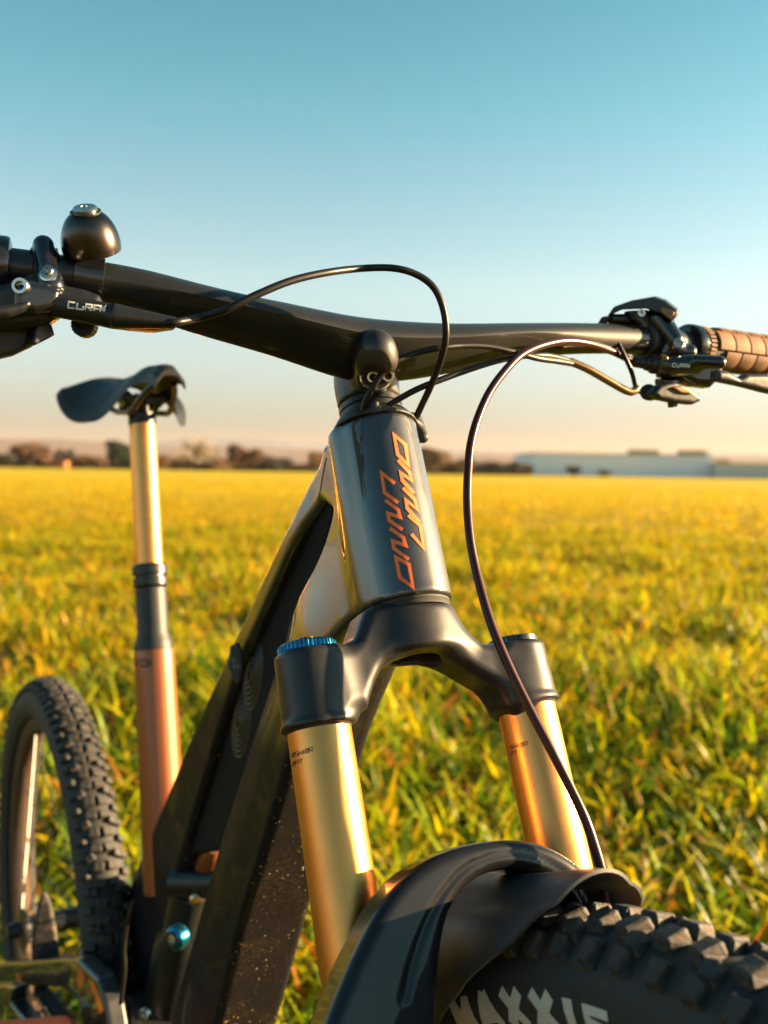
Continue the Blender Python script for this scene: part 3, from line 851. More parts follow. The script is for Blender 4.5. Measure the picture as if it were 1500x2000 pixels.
CR = CW + NL * 0; A_R = R(30.0)
HR = np.array([math.sin(A_R), -math.cos(A_R), 0]); NR = np.array([math.cos(A_R), math.sin(A_R), 0])
CRR = np.array([.137, .342, 0]) - HR * 1.195 - NR * .006; CRR[2] = .250
rw_, rpt = wheel(CRR, HR, NR, .314, .0300, 'rear_wheel', (-62, 140), 5, 'rear wheel with sunlit knobs, left of the seat tube')
lathe('brake_disc', CW + NW * .036, NW, [(.03, 0), (.09, 0), (.09, .0018), (.03, .0018)], STEEL, B, 60)

# mudguard -------------------------------------------------
def guard_edge(f):            # how far forward it reaches, by angle across
    a = abs(f) / R(105)
    return R(-17.5) - R(10) * a ** 2.0 - R(10) * sstep(.5, 1, a)
gv = []; nth, nf = 34, 41
for un in (0, 1):
    for i in range(nth):
        for j in range(nf):
            f = R(-105) + R(210) * j / (nf - 1)
            t1 = guard_edge(f); t0 = R(-58)
            th = t1 + (t0 - t1) * i / (nth - 1)
            a = abs(math.degrees(f))
            rr = .0465 + .0040 * abs(math.cos(f * 3)) ** .6 * (1 if a < 80 else 0) - .0035 * sstep(60, 100, a)
            rl = rr; rr += .0030 * (1 - sstep(0, .25, i / (nth - 1))) + .022 * sstep(.10, .7, i / (nth - 1))
            rr -= un * .0018
            gv.append(fpt(th, .3265 + rr * math.cos(f) * .98, (rl - un * .0018) * .97 * math.sin(f)))
F = []; n1 = nth * nf
for i in range(nth - 1):
    for j in range(nf - 1):
        a = i * nf + j; F.append((a, a + nf, a + nf + 1, a + 1)); F.append((n1 + a, n1 + a + 1, n1 + a + nf + 1, n1 + a + nf))
for i in range(nth - 1):
    for j in (0, nf - 1):
        a = i * nf + j; q = (a, n1 + a, n1 + a + nf, a + nf); F.append(q if j == 0 else q[::-1])
for j in range(nf - 1):
    for i in (0, nth - 1):
        a = i * nf + j; q = (a, a + 1, n1 + a + 1, n1 + a); F.append(q if i == 0 else q[::-1])
add('mudguard', gv, F, GUARD, B, 'matt black mudguard under the fork arch', True, 50)

# cockpit: one-piece bar and stem -------------------------------------------------
SP = L(0, .040, .25)
bx = [-150, 8, 60, 150, 205, 260, 333, 420, 500, 600, 680, 730, 780, 840, 900, 1000, 1100, 1176, 1250, 1340, 1450, 1560, 1700]
by = [505, 522, 527, 541, 551, 562, 587, 610, 630, 655, 678, 686, 686, 683, 679, 667, 661, 661, 664, 675, 690, 704, 722]
bh = [36, 34, 34, 35, 37, 42, 46, 47, 49, 54, 60, 62, 58, 52, 46, 36, 30, 29, 28, 26, 25, 25, 25]
def bar_xy(l): return SP[:2] + NL[:2] * l + HD[:2] * (-.13 * max(abs(l) - .07, 0))
ls = np.linspace(-.33, .40, 74); BARP = []; BARH = []
for l in ls:
    xy = bar_xy(l); z = 1.0
    for _ in range(4):
        q = proj((xy[0], xy[1], z)); yt = np.interp(q[0], bx, by); z += -(yt - q[1]) * q[2] / FPX
    BARP.append((xy[0], xy[1], z)); BARH.append(max(.0111, np.interp(q[0], bx, bh) * q[2] / FPX))
BARP = np.array(BARP); BARH = np.array(BARH)
for _ in range(3):
    BARP[1:-1, 2] = (BARP[:-2, 2] + 2 * BARP[1:-1, 2] + BARP[2:, 2]) / 4; BARH[1:-1] = (BARH[:-2] + 2 * BARH[1:-1] + BARH[2:]) / 4
def bar_at(l):
    return np.array([np.interp(l, ls, BARP[:, i]) for i in range(3)])
def bar_r(l): return float(np.interp(l, ls, BARH))
def bar_dir(l): return unit(bar_at(l + .006) - bar_at(l - .006))
def bar_l(px):
    a, b = ls[0], ls[-1]
    for _ in range(40):
        m = (a + b) / 2
        if proj(bar_at(m))[0] > px: b = m
        else: a = m
    return m
V = []; F = []; k = 40
for i, l in enumerate(ls):
    T = bar_dir(l); fwd = unit(HD - T * (HD @ T)); upv = np.cross(T, fwd); upv = upv if upv[2] > 0 else -upv
    H = BARH[i]; wing = float(1 - sstep(.10, .19, abs(l)))
    C = H + (max(.012, H * .62 + .006) - H) * wing; 
    for j in range(k):
        t = 2 * math.pi * j / k; e = 1 - .0 * wing
        c, s = math.cos(t), math.sin(t)
        n_ = 2 - .45 * wing
        cc = math.copysign(abs(c) ** (2 / n_), c); ss = math.copysign(abs(s) ** (2 / n_), s)
        v0 = H * .34 * wing
        vv = v0 + (H - v0) * ss if ss > 0 else v0 + (H + v0) * ss
        V.append(BARP[i] + fwd * (C * cc - wing * .42 * max(0, v0 - vv)) + upv * vv)
n_ = len(ls)
for i in range(n_ - 1):
    for j in range(k): F.append((i * k + j, (i + 1) * k + j, (i + 1) * k + (j + 1) % k, i * k + (j + 1) % k))
F += [tuple(range(k)), tuple((n_ - 1) * k + j for j in range(k))[::-1]]
bar = add('handlebar', V, F, CARBON, B, 'one-piece black carbon bar and stem', True, 28)
import bmesh
def fixn(o):
    bm = bmesh.new(); bm.from_mesh(o.data); bmesh.ops.recalc_face_normals(bm, faces=bm.faces); bm.to_mesh(o.data); bm.free()
fixn(bar)
SPB = bar_at(0.0)
CLA, CLB = L(0, 0, .2065), L(0, 0, .232)
N1, N2, N3 = unproj(734, 680, .604), unproj(733, 700, .608), unproj(730, 730, .618)
def stem_fn(P):
    d = d_cyl(P, CLA, CLB, .0213, .0200, .003)
    d = smin(d, smin(smin(d_caps(P, N1, N2, .0119), d_caps(P, N2, N3, .0121), .004), d_caps(P, N2, L(0, .01, .225), .013), .006), .008)
    d = smin(d, d_caps(P, SPB - HD * .016 - EZ * .004, L(0, .0, .222), .0150), .012)
    rec = d_caps(P, unproj(724, 740, .596), unproj(760, 737, .596), .0072)
    rec = smin(rec, d_caps(P, unproj(724, 740, .609), unproj(760, 737, .612), .0072), .004)
    return smax(d, -rec, .0015)
lo, hi = bbox([CLA, CLB, N1, N3, SPB], .034)
sdf_obj('stem', stem_fn, lo, hi, .0013, CARBON, B)
def bolt(c, ax, r, parent, h=.003, mt=None, name='bolt'):
    return lathe(name, c, ax, [(r, -h), (r, h * .35), (r * .92, h * .55), (r * .58, h * .55), (r * .52, -h * .4), (0, -h * .4)], mt or STEEL, parent, 24)
TOC = -FW
for px, py in ((728, 737), (758, 735)):
    q = march(px, py, stem_fn)
    bolt((q if q is not None else unproj(px, py, .63)) + TOC * .001, unit(TOC + EZ * -.1 + NL * .1), .0040, B)
for i, (s0, s1) in enumerate(((.1965, .2012), (.2016, .2062))):
    lathe('spacer', L(0, 0, s0), AX, [(.0205, 0), (.0211, .0005), (.0211, s1 - s0 - .0005), (.0205, s1 - s0)], BLACKAL, B, 60)
capb = hit_plane(650, 874, F0 - NF * .016, NF)
def cap_fn(P):
    d = d_cyl(P, L(0, 0, .1880), L(0, 0, .1966), .0290, .0232, .0012)
    bk = capb + NF * .008
    d = smin(d, d_caps(P, L(0, -.006, .1905), bk, .013, .004), .008)
    d = smax(d, -((P - L(0, 0, .188)) @ AX) + 0 * d, .001) if False else d
    d = smin(d, d_caps(P, L(.0265, .006, .192), L(.0290, .010, .1790), .0066, .0040), .005)   # hose port on the left
    d = smin(d, d_caps(P, L(-.011, .0235, .190), L(-.010, .0255, .193), .0030), .004)   # cable port in front
    return d
lo, hi = bbox([L(0, 0, .188), L(0, 0, .197), capb, L(.03, .01, .18)], .034)
sdf_obj('headset_cover', cap_fn, lo, hi, .0013, PLASTIC, B)
# faint maker's lettering on the bar top
def on_bar(x, y, k=0):
    t = bar_l(x); c = bar_at(t); T = bar_dir(t); fwd = unit(HD - T * (HD @ T)); upv = np.cross(T, fwd); upv = upv if upv[2] > 0 else -upv
    H = bar_r(t); a = R(58) + (y - 0) * 1.0
    return c + fwd * 0 + upv * (H + .0003) + fwd * y * .001
deep = text_strokes('UEC', 0, 0, (1, 0), (0, 1), 1, 1, .2)

# grips -------------------------------------------------
def grip(l0, l1, name_lbl):
    sg = 1 if l1 > l0 else -1; ln = abs(l1 - l0)
    G = grp('grip', B, tuple(bar_at((l0 + l1) / 2)), name_lbl)
    mb = MB(); n = 24; Pc = [bar_at(l0 + (l1 - l0) * i / n) for i in range(n + 1)]
    mb.put(*tube_geo(Pc, .0150, 36)); mb.build('grip_core', RUBBER, G)
    a0 = bar_at(l0); T = bar_dir(l0) * sg
    lathe('lock_collar', a0 - T * .012, T, [(.0130, 0), (.0165, .0012), (.0172, .003), (.0172, .009), (.0160, .0105), (.0160, .0118)], BLACKGL, G, 48)
    # toothed ring
    tb = MB()
    for i in range(30):
        a = 2 * math.pi * i / 30; fwd = unit(np.cross(T, EZ)); u2 = np.cross(fwd, T); nr = fwd * math.cos(a) + u2 * math.sin(a); tn = np.cross(T, nr)
        tb.put(*box_geo(a0 + T * .0035 + nr * .0158, .0036, .0011, .0012, T, tn, nr, .3))
    tb.build('toothed_ring', GRIPM, G, None, False, None)
    L_ = .0095; t0 = .0105; row = 0
    while t0 + L_ * 2 < ln:
        for c in range(6):
            a = 2 * math.pi * (c + (.0)) / 6 + .35; off = (.009 if c % 2 else 0)
            c_l = t0 + L_ + off
            if c_l + L_ > ln: continue
            # curved pad
            V = []; F = []; na_, nl_ = 7, 5; ha = 2 * math.pi / 6 * .46; hl = L_ * .90
            for lay in (0, 1):
                for i in range(nl_):
                    for j in range(na_):
                        uu = -1 + 2 * i / (nl_ - 1); vv = -1 + 2 * j / (na_ - 1)
                        lr = l0 + sg * (c_l + uu * hl); ce = bar_at(lr); T_ = bar_dir(lr) * sg
                        fwd = unit(np.cross(T_, EZ)); u2 = np.cross(fwd, T_); aa = a + vv * ha
                        edge = max(abs(uu), abs(vv)) ** 16
                        r_ = .0152 + (.0026 - .0005 * edge if lay == 0 else -.0005)
                        V.append(ce + (fwd * math.cos(aa) + u2 * math.sin(aa)) * r_)
            m_ = na_ * nl_
            for i in range(nl_ - 1):
                for j in range(na_ - 1):
                    q = i * na_ + j; F.append((q, q + 1, q + na_ + 1, q + na_))
            for i in range(nl_ - 1):
                for j in (0, na_ - 1):
                    q = i * na_ + j; F.append((q, q + na_, q + na_ + m_, q + m_))
            for j in range(na_ - 1):
                for i in (0, nl_ - 1):
                    q = i * na_ + j; F.append((q, q + 1, q + 1 + m_, q + m_))
            o = add('grip_pad', V, F, GRIPM, G, None, True, 40); fixn(o)
        t0 += L_ * 2; row += 1
    return G
lr0 = bar_l(1356)
grip(lr0, min(lr0 + .115, ls[-1] - .01), 'dusty rubber grip lit orange by the sun')
ll0 = bar_l(-22)
grip(ll0, max(ll0 - .10, ls[0] + .01), 'rubber grip cut off by the left edge')

# bell -------------------------------------------------
lb = bar_l(172); cb = bar_at(lb); Tb = bar_dir(lb); dB = proj(cb)[2]
bell = grp('bell', B, tuple(cb), 'small dark burnished bell on the left end of the bar')
lathe('bell_clamp', cb - Tb * .0085, Tb, [(bar_r(lb) + .0006, 0), (bar_r(lb) + .0022, .0006), (bar_r(lb) + .0022, .0164), (bar_r(lb) + .0006, .017)], BLACKGL, bell, 48)
BAx = unit(EZ + TOC * .62 + NL * -.02)
bc = unproj(180, 489, dB - .004)
lathe('bell_foot', bc - BAx * .012, BAx, [(.0062, -.004), (.0065, .006), (.0050, .008), (.0050, .030)], BLACKAL, bell, 24)
rb = 57 * (dB - .004) / FPX
prof = [(rb * .93, 0)]
for i in range(1, 19):
    a = i / 18 * math.pi / 2; prof.append((rb * math.cos(a) ** .80 * 1.0, rb * .10 + rb * 1.32 * math.sin(a) ** 1.0))
prof = [(rb * .90, .0012), (rb * .93, 0), (rb * .985, rb * .03)] + [p for p in prof[1:] if p[0] > .0002] + [(0, rb * 1.42)]
inner = [(p[0] * .93, max(.0012, p[1] - .0014)) for p in prof[1:]][::-1]
lathe('bell_dome', bc - BAx * .0005, BAx, inner + prof[1:], BELLM, bell, 64, 40)
tp = bc + BAx * rb * 1.40
lathe('bell_screw', tp, BAx, [(.0064, -.003), (.0068, .0006), (.0058, .0016), (.0022, .0016), (.0020, .0004), (0, .0004)], STEEL, bell, 32)
lathe('washer', tp - BAx * .001, BAx, [(.0085, -.001), (.0085, 0), (.0060, .0004)], BLACKAL, bell, 32)

# left-hand controls (rider's right), image left -------------------------------------------------
dl = proj(bar_at(bar_l(90)))[2]
brL = grp('brake_lever', B, tuple(bar_at(bar_l(90))), 'black brake lever unit beside the bell')
lc = bar_l(88); cc_ = bar_at(lc); Tc = bar_dir(lc)
lathe('clamp_band', cc_ - Tc * .0065, Tc, [(.0118, 0), (.0142, .0008), (.0142, .0122), (.0118, .013)], BLACKAL, brL, 40)
def hinge(P):
    a, b = unproj(85, 480, dl - .008), unproj(95, 545, dl - .020)
    d = d_caps(P, a, b, .0058)
    d = smin(d, d_caps(P, unproj(70, 500, dl - .006), unproj(104, 507, dl - .006), .0046), .003)
    d = smin(d, d_caps(P, unproj(96, 548, dl - .02), unproj(99, 560, dl - .022), .0074), .003)
    return d
lo, hi = bbox([unproj(85, 480, dl - .008), unproj(99, 560, dl - .022), unproj(60, 500, dl)], .012)
sdf_obj('clamp_hinge', hinge, lo, hi, .0009, BLACKGL, brL)
bolt(unproj(94, 530, dl - .0285), unit(TOC + EZ * .5), .0030, brL)
lathe('washer', unproj(95, 536, dl - .0275), unit(TOC + EZ * .5), [(.0046, -.001), (.0048, .0006), (.0038, .0012)], STEEL, brL, 32)
body_px = [(44, 540), (62, 531), (100, 545), (130, 556), (165, 563), (194, 574), (204, 592), (240, 596), (300, 611), (343, 621), (343, 638), (300, 644), (255, 640), (215, 635), (160, 622), (118, 612), (112, 618), (95, 630), (60, 636), (0, 640), (-30, 640), (-30, 556), (10, 552)]
fnb, Wb = slab_fn(body_px[:1] + body_px[1:], dl - .020, .017, .0045, unit(HD + TOC * .6))
def body_fn(P):
    d = fnb(P)
    cyl = d_caps(P, unproj(112, 596, dl - .026), unproj(222, 618, dl - .022), .0066)
    d = smin(d, cyl, .003)
    cyl2 = d_cyl(P, unproj(219, 617, dl - .024), unproj(345, 631, dl - .018), .0070, .0030, .001)
    return smin(d, cyl2, .001)
lo, hi = bbox(Wb + [unproj(110, 596, dl - .034)], .006)
sdf_obj('lever_body', body_fn, lo, hi, .0011, BLACKAL, brL)
def on_body(x, y, k=0):
    p = march(x, y, body_fn); p = p if p is not None else unproj(x, y, dl - .03)
    return p + TOC * .0003
T = text_strokes('CURA', 133, 601, unit((1, .13)), unit((.16, -1)), 12.5, 11.5, 4.5) + text_strokes('4', 196, 608, unit((1, .1)), unit((.35, -1)), 9, 11, 3)
decal('lettering', T, 3.0, on_body, WHITE, brL, 2)
bolt(unproj(40, 559, dl - .0405), TOC, .0044, brL)
slab('lever_blade', [(-60, 588), (0, 596), (40, 590), (60, 583), (62, 596), (48, 608), (20, 618), (-60, 622)], dl - .044, .009, .003, BLACKAL, brL, .0011)
slab('reach_knob_housing', [(44, 545), (95, 552), (120, 566), (118, 590), (104, 606), (70, 612), (30, 604), (26, 560)], dl - .036, .010, .004, BLACKGL, brL, .0011)
kn = unproj(163, 634, dl - .004)
V, F = lathe_geo(kn + TOC * -.006, TOC, [(.0066, 0), (.0069, .0008), (.0069, .0072), (.0062, .008), (.0030, .0078), (.0026, .0062), (0, .0062)], 80); V = np.array(V)
for i in (1, 2):
    for j in range(80):
        if j % 4 < 2: V[i * 80 + j] = kn + (V[i * 80 + j] - kn) * .96
add('thumb_screw', V, F, BLACKAL, B, None, True, 25)
shf = grp('shifter_paddle', B, tuple(unproj(40, 650, dl)), 'black shifter paddle with a sunlit end, below the left lever')
slab('paddle_body', [(-60, 628), (0, 630), (72, 630), (70, 660), (68, 672), (30, 690), (0, 697), (-60, 705)], dl - .014, .020, .003, PLASTIC, shf, .0012)
slab('paddle_tip', [(72, 631), (100, 627), (108, 654), (98, 660), (70, 674), (64, 668)], dl - .016, .016, .0012, BLACKAL, shf, .0008, nrm=unit(TOC + RT * .9))

# right-hand controls (rider's left), image right -------------------------------------------------
dr = proj(bar_at(bar_l(1290)))[2]
brR = grp('brake_lever', B, tuple(bar_at(bar_l(1290))), 'front brake lever unit beside the right grip')
ln_ = bar_l(1262); cn = bar_at(ln_); Tn = bar_dir(ln_)
lathe('clamp_band', cn - Tn * .006, Tn, [(.0118, 0), (.0142, .0008), (.0142, .0112), (.0118, .012)], PLASTIC, brR, 40)
def hingeR(P):
    d = d_caps(P, unproj(1284, 625, dr - .012), unproj(1315, 665, dr - .018), .0100, .0078)
    d = smin(d, d_caps(P, unproj(1300, 690, dr - .016), unproj(1345, 688, dr - .014), .0062), .006)
    return d
lo, hi = bbox([unproj(1284, 620, dr - .012), unproj(1345, 690, dr - .02), unproj(1300, 690, dr)], .014)
sdf_obj('clamp_hinge', hingeR, lo, hi, .001, BLACKGL, brR)
bolt(unproj(1324, 672, dr - .029), unit(TOC + EZ * .4), .0042, brR)
bR_px = [(1292, 700), (1300, 690), (1345, 694), (1390, 700), (1412, 706), (1416, 722), (1404, 744), (1392, 756), (1360, 752), (1330, 738), (1300, 734)]
fnr, Wr = slab_fn(bR_px, dr - .016, .018, .005, unit(HD + TOC))
def bodyR(P):
    d = smin(fnr(P), d_caps(P, unproj(1305, 716, dr - .026), unproj(1355, 712, dr - .024), .0079), .003)
    d = smin(d, d_caps(P, unproj(1360, 706, dr - .030), unproj(1405, 708, dr - .030), .0050), .003)
    return d
lo, hi = bbox(Wr + [unproj(1305, 716, dr - .036)], .008)
sdf_obj('lever_body', bodyR, lo, hi, .0011, BLACKGL, brR)
lathe('hose_boot', unproj(1304, 716, dr - .026), unit(unproj(1236, 706, dr - .026) - unproj(1304, 716, dr - .026)),
      [(.0076, 0), (.0079, .001), (.0079, .006), (.0066, .0065), (.0066, .009), (.0072, .0095), (.0066, .013), (.0055, .0135), (.0052, .017), (.0044, .0175), (.0040, .0255), (.0030, .0265)], SLEEVE if False else BLACKAL, brR, 36)
lathe('boot_nut', unproj(1299, 715, dr - .026), unit(unproj(1236, 706, dr - .026) - unproj(1304, 716, dr - .026)), [(.0078, 0), (.0084, .0008), (.0084, .0048), (.0076, .0056)], SLEEVE, brR, 8, 15)
def on_bR(x, y, k=0):
    p = march(x, y, bodyR); p = p if p is not None else unproj(x, y, dr - .03)
    return p + TOC * .0003
decal('lettering', text_strokes('CURA', 1313, 716, unit((1, .08)), unit((.1, -1)), 5.4, 6.4, 2.4) + text_strokes('4', 1342, 718, unit((1, .05)), unit((.2, -1)), 5, 6.4, 2), 1.5, on_bR, WHITE, brR, 2)
slab('lever_blade', [(1404, 722), (1425, 724), (1448, 738), (1462, 730), (1500, 730), (1580, 752), (1700, 790), (1700, 812), (1580, 782), (1500, 766), (1470, 758), (1445, 752), (1415, 746), (1402, 744)], dr - .030, .010, .0035, BLACKAL, brR, .0012)
rmt = grp('remote_cover', B, tuple(unproj(1250, 610, dr)), 'faceted black remote cover on top of the right bar')
# angular cover: faceted solid
def poly_solid(name, top, bot, mt, parent):
    V = list(top) + list(bot); n = len(top); F = [tuple(range(n)), tuple(range(n, 2 * n))[::-1]] + [(i, n + i, n + (i + 1) % n, (i + 1) % n) for i in range(n)]
    o = add(name, V, F, mt, parent, None, False); fixn(o); 
    m = o.modifiers.new('bevel', 'BEVEL'); m.width = .0009; m.segments = 2; m.limit_method = 'ANGLE'; m.angle_limit = R(20)
    return o
fr_ = [(1186, 618), (1198, 600), (1232, 588), (1278, 580), (1300, 588), (1323, 606), (1322, 616), (1312, 629), (1290, 612), (1262, 603), (1215, 605)]
poly_solid('cover', [unproj(x, y, dr - .026) for x, y in fr_], [unproj(x + 3, y - 2, dr + .010) for x, y in fr_], BLACKAL, rmt)
poly_solid('cover_window', [unproj(x, y, dr - .0275) for x, y in ((1291, 600), (1318, 608), (1317, 616), (1308, 624), (1290, 610))], [unproj(x, y, dr - .024) for x, y in ((1291, 600), (1318, 608), (1317, 616), (1308, 624), (1290, 610))], SLEEVE, rmt)
lathe('cable_barrel', unproj(1192, 624, dr - .020), unit(unproj(1232, 624, dr - .016) - unproj(1192, 624, dr - .020)), [(.0018, -.006), (.0026, -.001), (.0044, 0), (.0044, .004), (.0036, .0042), (.0042, .006), (.0042, .016), (.0050, .0162), (.0050, .022)], BLACKAL, rmt, 20)
slab('remote_bracket', [(1232, 606), (1268, 604), (1276, 618), (1290, 650), (1294, 690), (1282, 700), (1266, 660), (1250, 634), (1236, 624)], dr - .018, .010, .003, BLACKAL, rmt, .001)
bolt(unproj(1252, 612, dr - .030), TOC, .0030, rmt)
drp = grp('dropper_lever', B, tuple(unproj(1320, 765, dr)), 'thumb lever for the saddle post hanging under the right bar')
slab('thumb_paddle', [(1290, 752), (1318, 744), (1345, 752), (1360, 765), (1372, 774), (1370, 784), (1356, 790), (1320, 786), (1290, 780), (1276, 768)], dr - .024, .010, .003, BLACKAL, drp, .001)
slab('paddle_slot', [(1312, 756), (1332, 753), (1350, 762), (1352, 770), (1330, 768)], dr - .0255, .003, .001, SLEEVE, drp, .0007)
slab('paddle_arm', [(1296, 738), (1340, 734), (1350, 744), (1330, 756), (1298, 760)], dr - .014, .012, .003, BLACKGL, drp, .001)
slab('paddle_hook', [(1312, 784), (1328, 786), (1324, 794), (1314, 796)], dr - .020, .006, .0015, BLACKAL, drp, .0008)
kb = unproj(1266, 766, dr - .018)
lathe('barrel_adjuster', kb, unit(TOC + RT * -.8), [(.0045, -.007), (.0062, -.005), (.0062, .001), (.0052, .002), (.0052, .004), (.0036, .005), (0, .005)], BLACKAL, drp, 14, 20)

# hoses and cables -------------------------------------------------
def cable(name, pts, r, mt, label=None, k=12, n=10):
    return tube(name, spline([unproj(x, y, d) for x, y, d in pts], n), r, mt, B, k, label)
cable('brake_hose', [(300, 630, dl - .019), (345, 629, dl - .020), (390, 620, .545), (440, 605, .540), (505, 574, .545), (570, 548, .555), (640, 532, .57), (710, 524, .59), (770, 524, .585), (815, 537, .588), (848, 563, .590), (866, 605, .592), (871, 655, .595), (862, 700, .602), (843, 750, .614), (822, 795, .630), (806, 830, .644)], .0022, HOSE, 'black brake hose looping over the bar')
cable('brake_hose', [(1262, 710, dr - .026), (1236, 705, dr - .026), (1195, 686, .715), (1150, 671, .69), (1105, 666, .672), (1060, 674, .655), (1018, 693, .64), (985, 726, .628), (955, 768, .618), (932, 820, .608), (919, 870, .60), (914, 925, .592), (913, 985, .584), (918, 1050, .575), (929, 1110, .568), (943, 1165, .560), (960, 1220, .552), (982, 1275, .545), (1012, 1340, .538), (1045, 1405, .531), (1082, 1475, .524), (1115, 1540, .519), (1143, 1600, .514), (1162, 1655, .510), (1178, 1715, .506), (1186, 1790, .503), (1188, 1880, .505)], .0027, BROWNH, 'long brown-black brake hose falling in front of the fork')
cable('gear_cable', [(713, 838, .625), (709, 815, .617), (714, 785, .612), (728, 757, .609), (748, 728, .608), (775, 705, .609), (812, 690, .614), (855, 680, .612), (905, 675, .622), (955, 677, .632), (1005, 688, .642), (1050, 700, .655), (1085, 705, .672), (1116, 710, .690)], .00205, HOSE)
cable('gear_cable', [(720, 832, .628), (735, 812, .620), (770, 785, .618), (815, 760, .618), (860, 742, .622), (910, 724, .630), (960, 708, .640), (1010, 697, .650), (1060, 694, .662), (1095, 700, .68), (1116, 707, .694)], .00205, HOSE)
cable('cable_sleeve', [(1114, 706, .694), (1150, 722, .70), (1190, 745, .708), (1225, 764, .716), (1238, 764, .719), (1244, 757, .721)], .0029, SLEEVE)
cable('bare_cable', [(1240, 766, .719), (1252, 767, dr - .018), (1266, 766, dr - .018)], .0009, STEEL, None, 8)
cable('remote_cable', [(1196, 624, dr - .02), (1182, 622, dr - .026), (1176, 628, dr - .03), (1190, 641, dr - .034), (1206, 668, dr - .038), (1222, 700, dr - .038), (1234, 728, dr - .034), (1240, 752, dr - .026), (1242, 764, dr - .02)], .0017, HOSE)
cable('remote_cable', [(1178, 624, dr - .02), (1172, 632, dr - .018), (1171, 650, dr - .014), (1166, 664, dr - .012), (1155, 668, dr - .010)], .0015, HOSE)

# things strapped in the frame and the rear end -------------------------------------------------
def tube_roll():
    c = toF(hit_plane(492, 1350, F0, NF)); base = Fr(0, c[1], c[2])
    T = thing('rolled_inner_tube', 'coiled black inner tube strapped inside the bicycle frame, behind the fork leg', 'inner tube', tuple(base))
    px = [(512, 1318, .034), (490, 1412, .036)]
    for (x, y, rr) in px:
        q = toF(hit_plane(x, y, F0, NF)); cc = Fr(.006, q[1], q[2]); mb = MB()
        axis = unit(-NF)
        t_dir = unit(Fr(0, .3, .35) - Fr(0, .0, .9))
        for i in range(6):
            r_ = .005 + i * .0040
            a = unit(np.cross(axis, t_dir)); b = t_dir
            P = [cc + a * r_ * .78 * math.cos(t) + b * r_ * 1.35 * math.sin(t) for t in np.linspace(0, 2 * math.pi, 40)]
            for lay in (-.016, -.008, 0, .008, .016):
                mb.put(*tube_geo([p + axis * lay * (1 - i * .04) for p in P], .0024, 8))
        mb.build('tube_coil', TUBEM, T)
    q1, q2 = toF(hit_plane(458, 1265, F0 - NF * .024, NF)), toF(hit_plane(462, 1345, F0 - NF * .024, NF))
    fn, W = slab_fn([(448, 1262), (462, 1256), (470, 1272), (472, 1300), (468, 1330), (462, 1338), (452, 1322), (444, 1302)], proj(Fr(-.024, q1[1], q1[2]))[2] - .004, .004, .0018, -NF * .8 + HF * .5)
    lo, hi = bbox(W, .003)
    sdf_obj('strap', fn, lo, hi, .0009, STRAPM, T, 'grey webbing strap with pale letters')
    def on_s(x, y, k=0):
        p = march(x, y, fn); p = p if p is not None else unproj(x, y, .85)
        return p + TOC * .0004
    decal('lettering', text_strokes('AZ', 448, 1287, unit((.55, 1)), unit((.9, -.45)), 9, 9, 5), 2.6, on_s, GREYT, T, 2)
    lp = [Fr(s * .027, q1[1] + dt, q1[2] + dz) for s, dt, dz in ((-1, 0, 0), (-1, -.03, -.03), (-.6, -.05, -.045), (.6, -.05, -.045), (1, -.03, -.03), (1, .0, 0), (.5, .015, .02), (-.5, .015, .02), (-1, 0, 0))]
tube_roll()
# shock with blue knob
q = toF(hit_plane(350, 1828, F0, NF)); kc_ = hit_plane(345, 1828, F0 - NF * .020, NF)
shock = grp('rear_shock', B, tuple(kc_), 'black rear shock with a blue knob')
sa, sb_ = hit_plane(372, 1735, F0, NF), hit_plane(300, 2080, F0, NF)
lathe('shock_body', sb_, unit(sa - sb_), [(.02, 0), (.026, .004), (.026, np.linalg.norm(sa - sb_) * .72), (.020, np.linalg.norm(sa - sb_) * .76), (.020, np.linalg.norm(sa - sb_)), (.012, np.linalg.norm(sa - sb_) + .004)], BLACKAL, shock, 40)
lathe('shock_knob', kc_ + NF * .004, unit(-NF + HF * .6), [(.0125, 0), (.0130, .003), (.0118, .010), (.0085, .0125), (.0070, .0125), (.0060, .009), (0, .009)], BLUE, shock, 32)
lathe('knob_centre', kc_ + NF * .004 + unit(-NF + HF * .6) * .0095, unit(-NF + HF * .6), [(.0058, 0), (.0055, .0035), (.0030, .004), (.0025, .002), (0, .002)], STEEL, shock, 24)
ra, rb_ = unproj(338, 1722, 1.0), unproj(410, 1722, .985)
lathe('reservoir', ra, unit(rb_ - ra), [(.012, 0), (.0165, .003), (.0165, .012), (.0172, .0125), (.0172, .0145), (.0165, .015), (.0165, .032), (.0172, .0325), (.0172, .0345), (.0165, .035), (.0165, .06)], BLACKAL, shock, 40)
lathe('shock_bolt', unproj(382, 1757, .97), TOC, [(.006, -.01), (.006, .002), (.0035, .0035), (.0025, .001), (0, .001)], mat('gold shock bolt', (.7, .45, .2), .3, 1), shock, 20)
lathe('mount_stub', hit_plane(414, 1668, F0 + NF * .012, NF), unit(hit_plane(385, 1740, F0, NF) - hit_plane(418, 1655, F0, NF)), [(.006, -.010), (.012, 0), (.014, .055)], COPPER, shock, 24)
